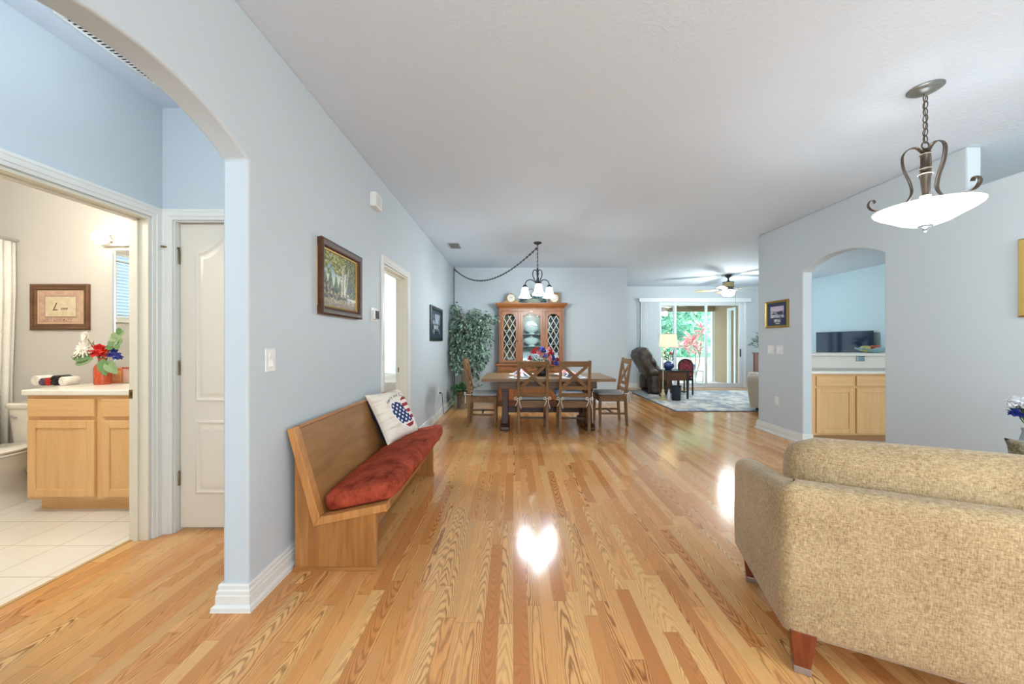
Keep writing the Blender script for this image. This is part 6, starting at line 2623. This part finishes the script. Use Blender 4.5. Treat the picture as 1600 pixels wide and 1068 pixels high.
# fuzzy pillow on the sofa
pp = at(1618, 706, 1.50)
mb = pillow_mesh(MB(), 0.20, 0.20, 0.075, 30)
mb.xf(Matrix.Rotation(R(-27), 4, 'Z') @ Matrix.Rotation(R(-18), 4, 'X'))
g = NG('shag')
co = g.coord()
nz = g.noise(co, 90, 3, 0.7)
g.p(color=g.ramp(nz, [(0.35, rgb(84, 74, 52)), (0.65, rgb(148, 136, 104))]), rough=0.95, sheen=0.3)
g.bump(nz, 0.9, 0.01)
o = mb.build('shag_pillow', g.m, smooth=180)
qv = C0 + bd * 0.99 + nb * 0.42
o.location = (qv.x + 0.03, qv.y, 0.695)
tag(o, 'olive brown shaggy pillow on the far end of the beige loveseat', 'pillow')
# flowers on an end table beyond the sofa
t = thing('end_table', 'small round wooden end table against the right wall behind the loveseat', 'table', (3.26, 2.34, 0))
mb = MB()
mb.lathe([(0.0, 0.42), (0.27, 0.42), (0.28, 0.43), (0.28, 0.445), (0.27, 0.45), (0.0, 0.45)], seg=36)
mb.build('top', OAKX, t, smooth=40)
mb = MB()
mb.lathe([(0.0, 0.05), (0.05, 0.06), (0.03, 0.12), (0.045, 0.22), (0.03, 0.31), (0.05, 0.40), (0.0, 0.42)], seg=20)
mb.build('pedestal', OAKZ, t, smooth=40)
for k in range(3):
    mb = MB()
    mb.tube(smooth_path([(0.03, 0, 0.14), (0.12, 0, 0.10), (0.22, 0, 0.018)]), 0.018, 8)
    mb.xf(Matrix.Rotation(R(120 * k + 20), 4, 'Z'))
    mb.build('leg', OAKZ, t, smooth=60)
lathe_thing('vase', 'small glass vase of white and blue flowers on the round end table', 'vase', [(0.0, 0.0), (0.04, 0.0), (0.045, 0.02), (0.048, 0.16), (0.03, 0.24), (0.035, 0.265), (0.028, 0.265), (0.0, 0.245)], (3.34, 2.36, 0.45), plain((150, 168, 180), 0.15))
t = thing('flower_bunch', 'white and deep blue flowers at the right edge above the shaggy pillow', 'flowers', (3.34, 2.36, 0.70))
rnd = random.Random(31)
mb = MB()
for k, (px, py, c, r) in enumerate(((1586, 628, 'white', .05), (1598, 632, 'white', .055), (1587, 645, 'blue', .045), (1600, 648, 'pink', .035), (1612, 630, 'white', .055), (1612, 648, 'blue', .05), (1622, 640, 'white', .05))):
    q = at(px, py, 2.36 + rnd.uniform(-0.04, 0.04))
    b = MB()
    blossom(b, q, r * 0.9, seed=70 + k, petals=11)
    b.build('blossom', FC[c], t, world=True, smooth=180)
    mb.tube([(3.34, 2.36, 0.71), (3.34 + (q.x - 3.34) * 0.4, 2.36, 0.78), q], 0.0035, 5)
for k in range(30):
    a = rnd.uniform(0, 2 * pi)
    mb.leaf((3.35 + 0.03 * cos(a), 2.36 + 0.03 * sin(a), rnd.uniform(0.76, 0.84)), (cos(a), sin(a), 0.5), (0, 0, 1), 0.08, 0.03)
mb.build('stems', GREEN, t, world=True)

# ================================================================== BATHROOM
VY = 2.72
van = thing('vanity_cabinet', 'light maple bathroom vanity cabinet beside the toilet', 'cabinet', (-3.04, 3.0, 0))
mb = MB()
mb.box(-3.617, -2.468, VY, 3.262, 0.103, 0.878)
mb.build('carcass', MPZ, van, world=True)
mb = MB()
mb.box(-3.612, -2.468, VY + 0.075, 3.26, 0.0, 0.103)
mb.build('toe_kick', MPX, van, world=True)
for x0, x1 in ((-3.600, -3.105), (-3.050, -2.50)):
    cabinet_front(van, x0, x1, VY, 0.128, 0.694, 0.852, split=0.027)
mb = MB()
mb.box(-3.635, -2.466, VY - 0.03, 3.265, 0.880, 0.921)
mb.box(-3.635, -2.466, 3.245, 3.265, 0.921, 0.985)
ctop = mb.build('vanity_countertop', plain((240, 234, 222), 0.2, var=0.02), bevel=0.008)
tag(ctop, 'white bathroom vanity top with shallow backsplash', 'counter')
# mirror
t = thing('mirror', 'tall wall mirror over the vanity reflecting a window with blinds', 'mirror', (-2.99, 3.27, 1.55))
mb = MB()
mb.box(-3.565, -2.50, 3.262, 3.269, 1.00, 2.095)
mb.build('glass_panel', mirror_mat(), t, world=True)
mb = MB()
mb.box(-3.578, -3.562, 3.256, 3.27, 0.99, 2.10).box(-2.50, -2.484, 3.256, 3.27, 0.99, 2.10)
mb.build('side_trim', plain((222, 222, 222), 0.2, 0.8), t, world=True)
# light bar
t = thing('vanity_light', 'lit globe bulb bar above the bathroom mirror', 'wall lamp', (-3.1, 3.27, 2.17))
mb = MB()
mb.box(-3.66, -2.55, 3.235, 3.27, 2.125, 2.225)
mb.build('bar', plain((220, 216, 206), 0.15, 0.9), t, world=True, bevel=0.005)
for k in range(5):
    x = -3.58 + k * 0.235
    mb = MB()
    mb.lathe([(0.0, 0), (0.03, 0), (0.03, 0.02), (0, 0.02)], seg=16)
    mb.xf(Matrix.Translation((x, 3.235, 2.178)) @ Matrix.Rotation(R(90), 4, 'X'))
    so = mb.build('socket', plain((220, 216, 206), 0.2, 0.9), t, world=True)
    mb = MB()
    mb.ball((x, 3.165, 2.178), 0.055, 16, 10)
    mb.build('globe_bulb', glow((255, 240, 210), 14.0), so, world=True, smooth=180)
light('vanity_lamp', 'AREA', (-3.1, 3.09, 2.178), 9, (1.0, 0.83, 0.62), 1.0, 0.10, rot=(R(-90), 0, R(0)))
light('bath_fill_light', 'POINT', (-3.3, 1.9, 2.35), 40, (1.0, 0.89, 0.74), radius=0.15)  # unseen fill added to brighten the vanity front, no fixture


# framed print
def love_print(u, v):
    n = fbm(u * 10, v * 10, 3.3)
    if 0.17 < u < 0.83 and 0.22 < v < 0.80:
        return lerp3((224, 210, 180), (206, 188, 154), 0.5 + n)
    if 0.155 < u < 0.845 and 0.20 < v < 0.82:
        return (150, 126, 100)
    c = lerp3((206, 176, 146), (190, 150, 140), 0.5 + 1.6 * n)
    if v < 0.17 and v > 0.06 and 0.1 < u < 0.75 and fbm(u * 60, v * 24, 8) > 0.08:
        c = (140, 112, 96)
    if v < 0.03 or u < 0.03 or u > 0.97 or v > 0.97:
        c = (222, 196, 150)
    return c


t = thing('framed_print', 'brown framed print with the word Love on the bathroom wall', 'picture', (-4.05, 3.27, 1.587))
frame_ring(0.525, 0.41, [(0.0, 0.0), (0.0, 0.018), (0.012, 0.026), (0.03, 0.016), (0.04, 0.02), (0.052, 0.012), (0.056, 0.006), (0.056, 0.0)]).build('frame', wood((74, 46, 28), (124, 88, 58), 'x', 10, 0.3, 0.3), t, smooth=30)
pr = canvas('print_sheet', 0.42, 0.305, 84, 60, love_print, t, 0.006, 0.4)
mb = MB()
text_bm(mb, 'L', 0.10, Matrix.Translation((-0.052, -0.008, 0.0)) @ Matrix.Rotation(R(90), 4, 'X'), 0.0004, shear=0.45)
text_bm(mb, 'ove', 0.042, Matrix.Translation((0.032, -0.008, -0.012)) @ Matrix.Rotation(R(90), 4, 'X'), 0.0004, shear=0.45)
mb.build('lettering', plain((116, 100, 84), 0.6), pr)

# toilet
t = thing('toilet', 'white toilet between the vanity and the shower curtain', 'toilet', (-4.02, 2.75, 0))
CER = plain((240, 234, 222), 0.12, var=0.015)
mb = MB()
rings = []
for k, (w, d, z) in enumerate(((0.195, 0.085, 0.40), (0.205, 0.09, 0.45), (0.235, 0.098, 0.715))):
    rings.append([(-4.02 + w * math.copysign(abs(cos(a)) ** 0.35, cos(a)), 3.145 + d * math.copysign(abs(sin(a)) ** 0.35, sin(a)), z) for a in [2 * pi * q / 40 for q in range(40)]])
mb.loft(rings)
tk = mb.build('tank', CER, t, world=True, smooth=50)
mb = MB()
rings = []
for w, d, z in ((0.245, 0.105, 0.716), (0.252, 0.11, 0.724), (0.252, 0.11, 0.752), (0.24, 0.10, 0.762)):
    rings.append([(-4.02 + w * math.copysign(abs(cos(a)) ** 0.35, cos(a)), 3.145 + d * math.copysign(abs(sin(a)) ** 0.35, sin(a)), z) for a in [2 * pi * q / 40 for q in range(40)]])
mb.loft(rings)
mb.build('tank_lid', CER, tk, world=True, smooth=40)
mb = MB()
mb.tube([(-4.19, 3.055, 0.655), (-4.19, 3.035, 0.655), (-4.13, 3.03, 0.645)], 0.008, 8)
mb.build('flush_lever', plain((206, 206, 206), 0.2, 0.9), tk, world=True, smooth=60)


def bowl_ring(w, d0, d1, z, n=40):
    out = []
    for q in range(n):
        a = 2 * pi * q / n
        c, s = cos(a), sin(a)
        y = 2.80 + (d1 * s if s > 0 else d0 * s)
        out.append((-4.02 + w * c, y, z))
    return out


mb = MB()
mb.loft([bowl_ring(0.135, 0.24, 0.30, 0.0), bowl_ring(0.13, 0.235, 0.30, 0.035), bowl_ring(0.095, 0.19, 0.26, 0.09), bowl_ring(0.075, 0.17, 0.22, 0.15), bowl_ring(0.095, 0.22, 0.20, 0.23), bowl_ring(0.15, 0.32, 0.22, 0.31), bowl_ring(0.185, 0.38, 0.26, 0.375), bowl_ring(0.185, 0.38, 0.27, 0.40), bowl_ring(0.14, 0.33, 0.2, 0.40), bowl_ring(0.10, 0.25, 0.12, 0.33)])
mb.build('bowl', CER, t, world=True, smooth=60)
for nm, z0, z1, k in (('seat', 0.402, 0.422, 1.0), ('seat_lid', 0.426, 0.448, 0.985)):
    mb = MB()
    mb.loft([bowl_ring(0.188 * k, 0.385 * k, 0.22, z0), bowl_ring(0.195 * k, 0.392 * k, 0.225, z0 + 0.006), bowl_ring(0.195 * k, 0.392 * k, 0.225, z1 - 0.006), bowl_ring(0.185 * k, 0.38 * k, 0.215, z1)])
    mb.build(nm, CER, t, world=True, smooth=50)

# shower curtain and its rod
t = thing('shower_curtain', 'white fabric shower curtain at the left edge of the bathroom', 'curtain', (-4.43, 2.95, 0.15))
mb = MB()
n = 70
rings = []
for z, amp in ((0.14, 0.020), (0.9, 0.024), (1.7, 0.018), (2.16, 0.012)):
    rings.append([(-4.435 + amp * sin(k * 0.9) - (0.03 if z < 1.0 else 0), 2.70 + 0.55 * k / n, z) for k in range(n + 1)])
mb.loft(rings, cap=False, closed_ring=False)
o = mb.build('fabric', fabric((226, 222, 214), (244, 240, 232), 150), t, world=True, smooth=180)
md = o.modifiers.new('thick', 'SOLIDIFY')
md.thickness = 0.003
mb = MB()
mb.tube([(-4.435, 0.5, 2.18), (-4.435, 3.27, 2.18)], 0.012, 10)
mb.build('rod', plain((210, 210, 208), 0.2, 0.9), t, world=True, smooth=60)
# bathtub behind the curtain
mb = MB()
ring = lambda x0, x1, y0, y1, z: [(x0, y0, z), (x1, y0, z), (x1, y1, z), (x0, y1, z)]
mb.loft([ring(-5.19, -4.50, 1.80, 3.26, 0.0), ring(-5.19, -4.50, 1.80, 3.26, 0.42), ring(-5.12, -4.57, 1.90, 3.18, 0.42), ring(-5.06, -4.64, 2.02, 3.10, 0.10)])
o = mb.build('bathtub', CER, bevel=0.02, seg=3)
tag(o, 'white bathtub behind the shower curtain', 'bathtub')

# vase and flowers on the vanity
VX = -3.445
g = NG('orange_glass')
co = g.coord()
nz = g.noise(co, 60, 2)
g.p(color=g.ramp(nz, [(0.3, rgb(206, 70, 34)), (0.7, rgb(236, 120, 74))]), rough=0.12, trans=0.35)
mb = MB()
mb.lathe([(0.0, 0.0), (0.048, 0.0), (0.053, 0.008), (0.053, 0.135), (0.044, 0.16), (0.028, 0.175), (0.025, 0.205), (0.029, 0.22), (0.022, 0.22), (0.018, 0.175), (0.0, 0.16)], seg=14)
o = mb.build('glass_vase', g.m, smooth=30)
o.location = (VX, 3.06, 0.921)
tag(o, 'orange glass bottle vase on the bathroom vanity', 'vase')
t = thing('flower_bunch', 'white, red and blue artificial flowers in the orange bathroom vase', 'flowers', (VX, 3.06, 1.10))
mb = MB()
leaves = MB()
rnd = random.Random(12)
for k, (px, py, c, r) in enumerate(((155, 550, 'red', .075), (166, 553, 'red', .05), (178, 553, 'blue', .055), (184, 558, 'blue', .04), (134, 525, 'white', .05), (134, 545, 'white', .085), (124, 552, 'white', .06), (146, 536, 'white', .04))):
    q = at(px, py, 3.06 + rnd.uniform(-0.05, 0.05))
    b = MB()
    blossom(b, q, r, seed=90 + k, petals=8, thin=(c == 'white'))
    b.build('blossom', {'red': leafy((196, 34, 30), (232, 76, 64), 0.6), 'blue': leafy((44, 52, 130), (92, 98, 180), 0.6), 'white': leafy((236, 230, 216), (250, 246, 236), 0.6)}[c], t, world=True, smooth=180)
    mb.tube([(VX, 3.06, 1.09), (VX + (q.x - VX) * 0.3, 3.06, 1.16), q], 0.003, 5)
for px, py in ((191, 520), (186, 526), (182, 531), (188, 533), (179, 524), (174, 536), (184, 541), (177, 529), (172, 542), (186, 517)):
    q = at(px, py, 3.04)
    bb = MB()
    leaves.lathe([(0.0, 0.0), (0.024, 0.001), (0.028, 0.003), (0.0, 0.005)], (0, 0, 0), 12, Matrix.Translation(q) @ Matrix.Rotation(R(70 + 3 * (px % 7)), 4, 'X') @ Matrix.Rotation(R(20 - px % 40), 4, 'Y'))
mb.tube([(VX, 3.06, 1.09), at(168, 548, 3.05), at(188, 520, 3.05)], 0.003, 5)
for px, py, dx, dz in ((146, 560, -1, -0.25), (166, 564, 0.7, -0.6), (160, 560, 0.3, -0.9), (142, 558, -1, 0.1)):
    leaves.petal(at(px, py, 3.03), (dx, -0.25, dz), (0, -1, 0.4), 0.15, 0.085, 0.15, 0.2, 8, 0.6)
mb.build('stems', plain((96, 120, 60), 0.6), t, world=True)
o = leaves.build('leaves', leafy((92, 128, 76), (150, 172, 130), 0.5), t, world=True)

for nm, lab, x0, x1, y0, y1, h, c in (('tissue_box', 'small orange box behind the orange vase', -3.56, -3.362, 3.14, 3.24, 0.125, (236, 150, 96)), ('tissue_box', 'pale pink lidded box next to the bathroom mirror', -3.35, -3.20, 3.13, 3.235, 0.125, (232, 196, 180))):
    t = thing(nm, lab, 'box', ((x0 + x1) / 2, (y0 + y1) / 2, 0.921))
    mb = MB()
    mb.box(x0, x1, y0, y1, 0.921, 0.921 + h)
    mb.build('carton', plain(c, 0.5), t, world=True, bevel=0.004)
    mb = MB()
    mb.box(x0 + 0.015, x1 - 0.015, y0 - 0.002, y0, 0.921 + 0.02, 0.921 + h - 0.02) if nm and 'orange' in lab else mb.box(x0 - 0.004, x1 + 0.004, y0 - 0.004, y1, 0.921 + h, 0.921 + h + 0.012)
    mb.build('panel' if 'orange' in lab else 'lid', plain((248, 190, 130) if 'orange' in lab else (200, 90, 76), 0.5), t, world=True)
lathe_thing('tumbler', 'small white tumbler on the pale pink box by the bathroom mirror', 'cup', [(0.0, 0.0), (0.034, 0.0), (0.042, 0.085), (0.038, 0.085), (0.031, 0.006), (0.0, 0.005)], (-3.295, 3.18, 1.059), plain((240, 236, 228), 0.3))
t = thing('hair_brush', 'black hair brush standing in the white tumbler', 'brush', (-3.295, 3.18, 1.066))
mb = MB()
mb.tube([(0, 0, 0), (0, 0, 0.09), (0, 0, 0.12), (0, 0, 0.30), (0, 0, 0.315)], [0.010, 0.012, 0.026, 0.026, 0.014], 14)
mb.build('body', plain((30, 30, 32), 0.35), t, smooth=60)
mb = MB()
for i in range(6):
    for j in range(10):
        a = 2 * pi * (i + 0.5 * (j % 2)) / 6
        mb.tube([(0.024 * cos(a), 0.024 * sin(a), 0.13 + j * 0.017), (0.034 * cos(a), 0.034 * sin(a), 0.13 + j * 0.017)], 0.0016, 4)
o = mb.build('bristles', plain((24, 24, 26), 0.5), t, kind='stuff')
# rolled hand towels
for i, (px, c, lab, rr) in enumerate(((68, (240, 234, 222), 'rolled white hand towel at the left end of the vanity top', .045), (78, (104, 88, 108), 'rolled purple gray washcloth beside the white towel', .034), (87, (206, 54, 40), 'rolled red washcloth between two dark ones', .036), (97, (40, 32, 30), 'rolled black washcloth beside the red one', .046), (109, (244, 238, 226), 'rolled white hand towel at the right end of the row', .04))):
    q = at(px, 600, 3.0)
    mb = MB()
    sp = [((rr - 0.0022 * k * rr / 0.04 * 0.45) * cos(k * 0.5), (rr - 0.0022 * k * rr / 0.04 * 0.45) * sin(k * 0.5)) for k in range(34)]
    rings = []
    rr *= 0.9
    rings = []
    for y in (-0.05, -0.046, 0.046, 0.05):
        e = 0.94 if abs(y) > 0.048 else 1.0
        rings.append([(rr * e * cos(2 * pi * k / 28) * (1.0 + 0.02 * sin(5 * k)), y, rr * e * (sin(2 * pi * k / 28))) for k in range(28)])
    mb.loft(rings)
    mb.tube([(sp[k][0] * 0.8, -0.0505, sp[k][1] * 0.8) for k in range(34)], 0.0022, 5)
    o = mb.build('rolled_towel', fabric(tuple(int(v * 0.92) for v in c), c, 240), smooth=50)
    o.location = (q.x, 3.0, 0.9215 + rr)
    tag(o, lab, 'towel', 'rolled towels on the vanity')
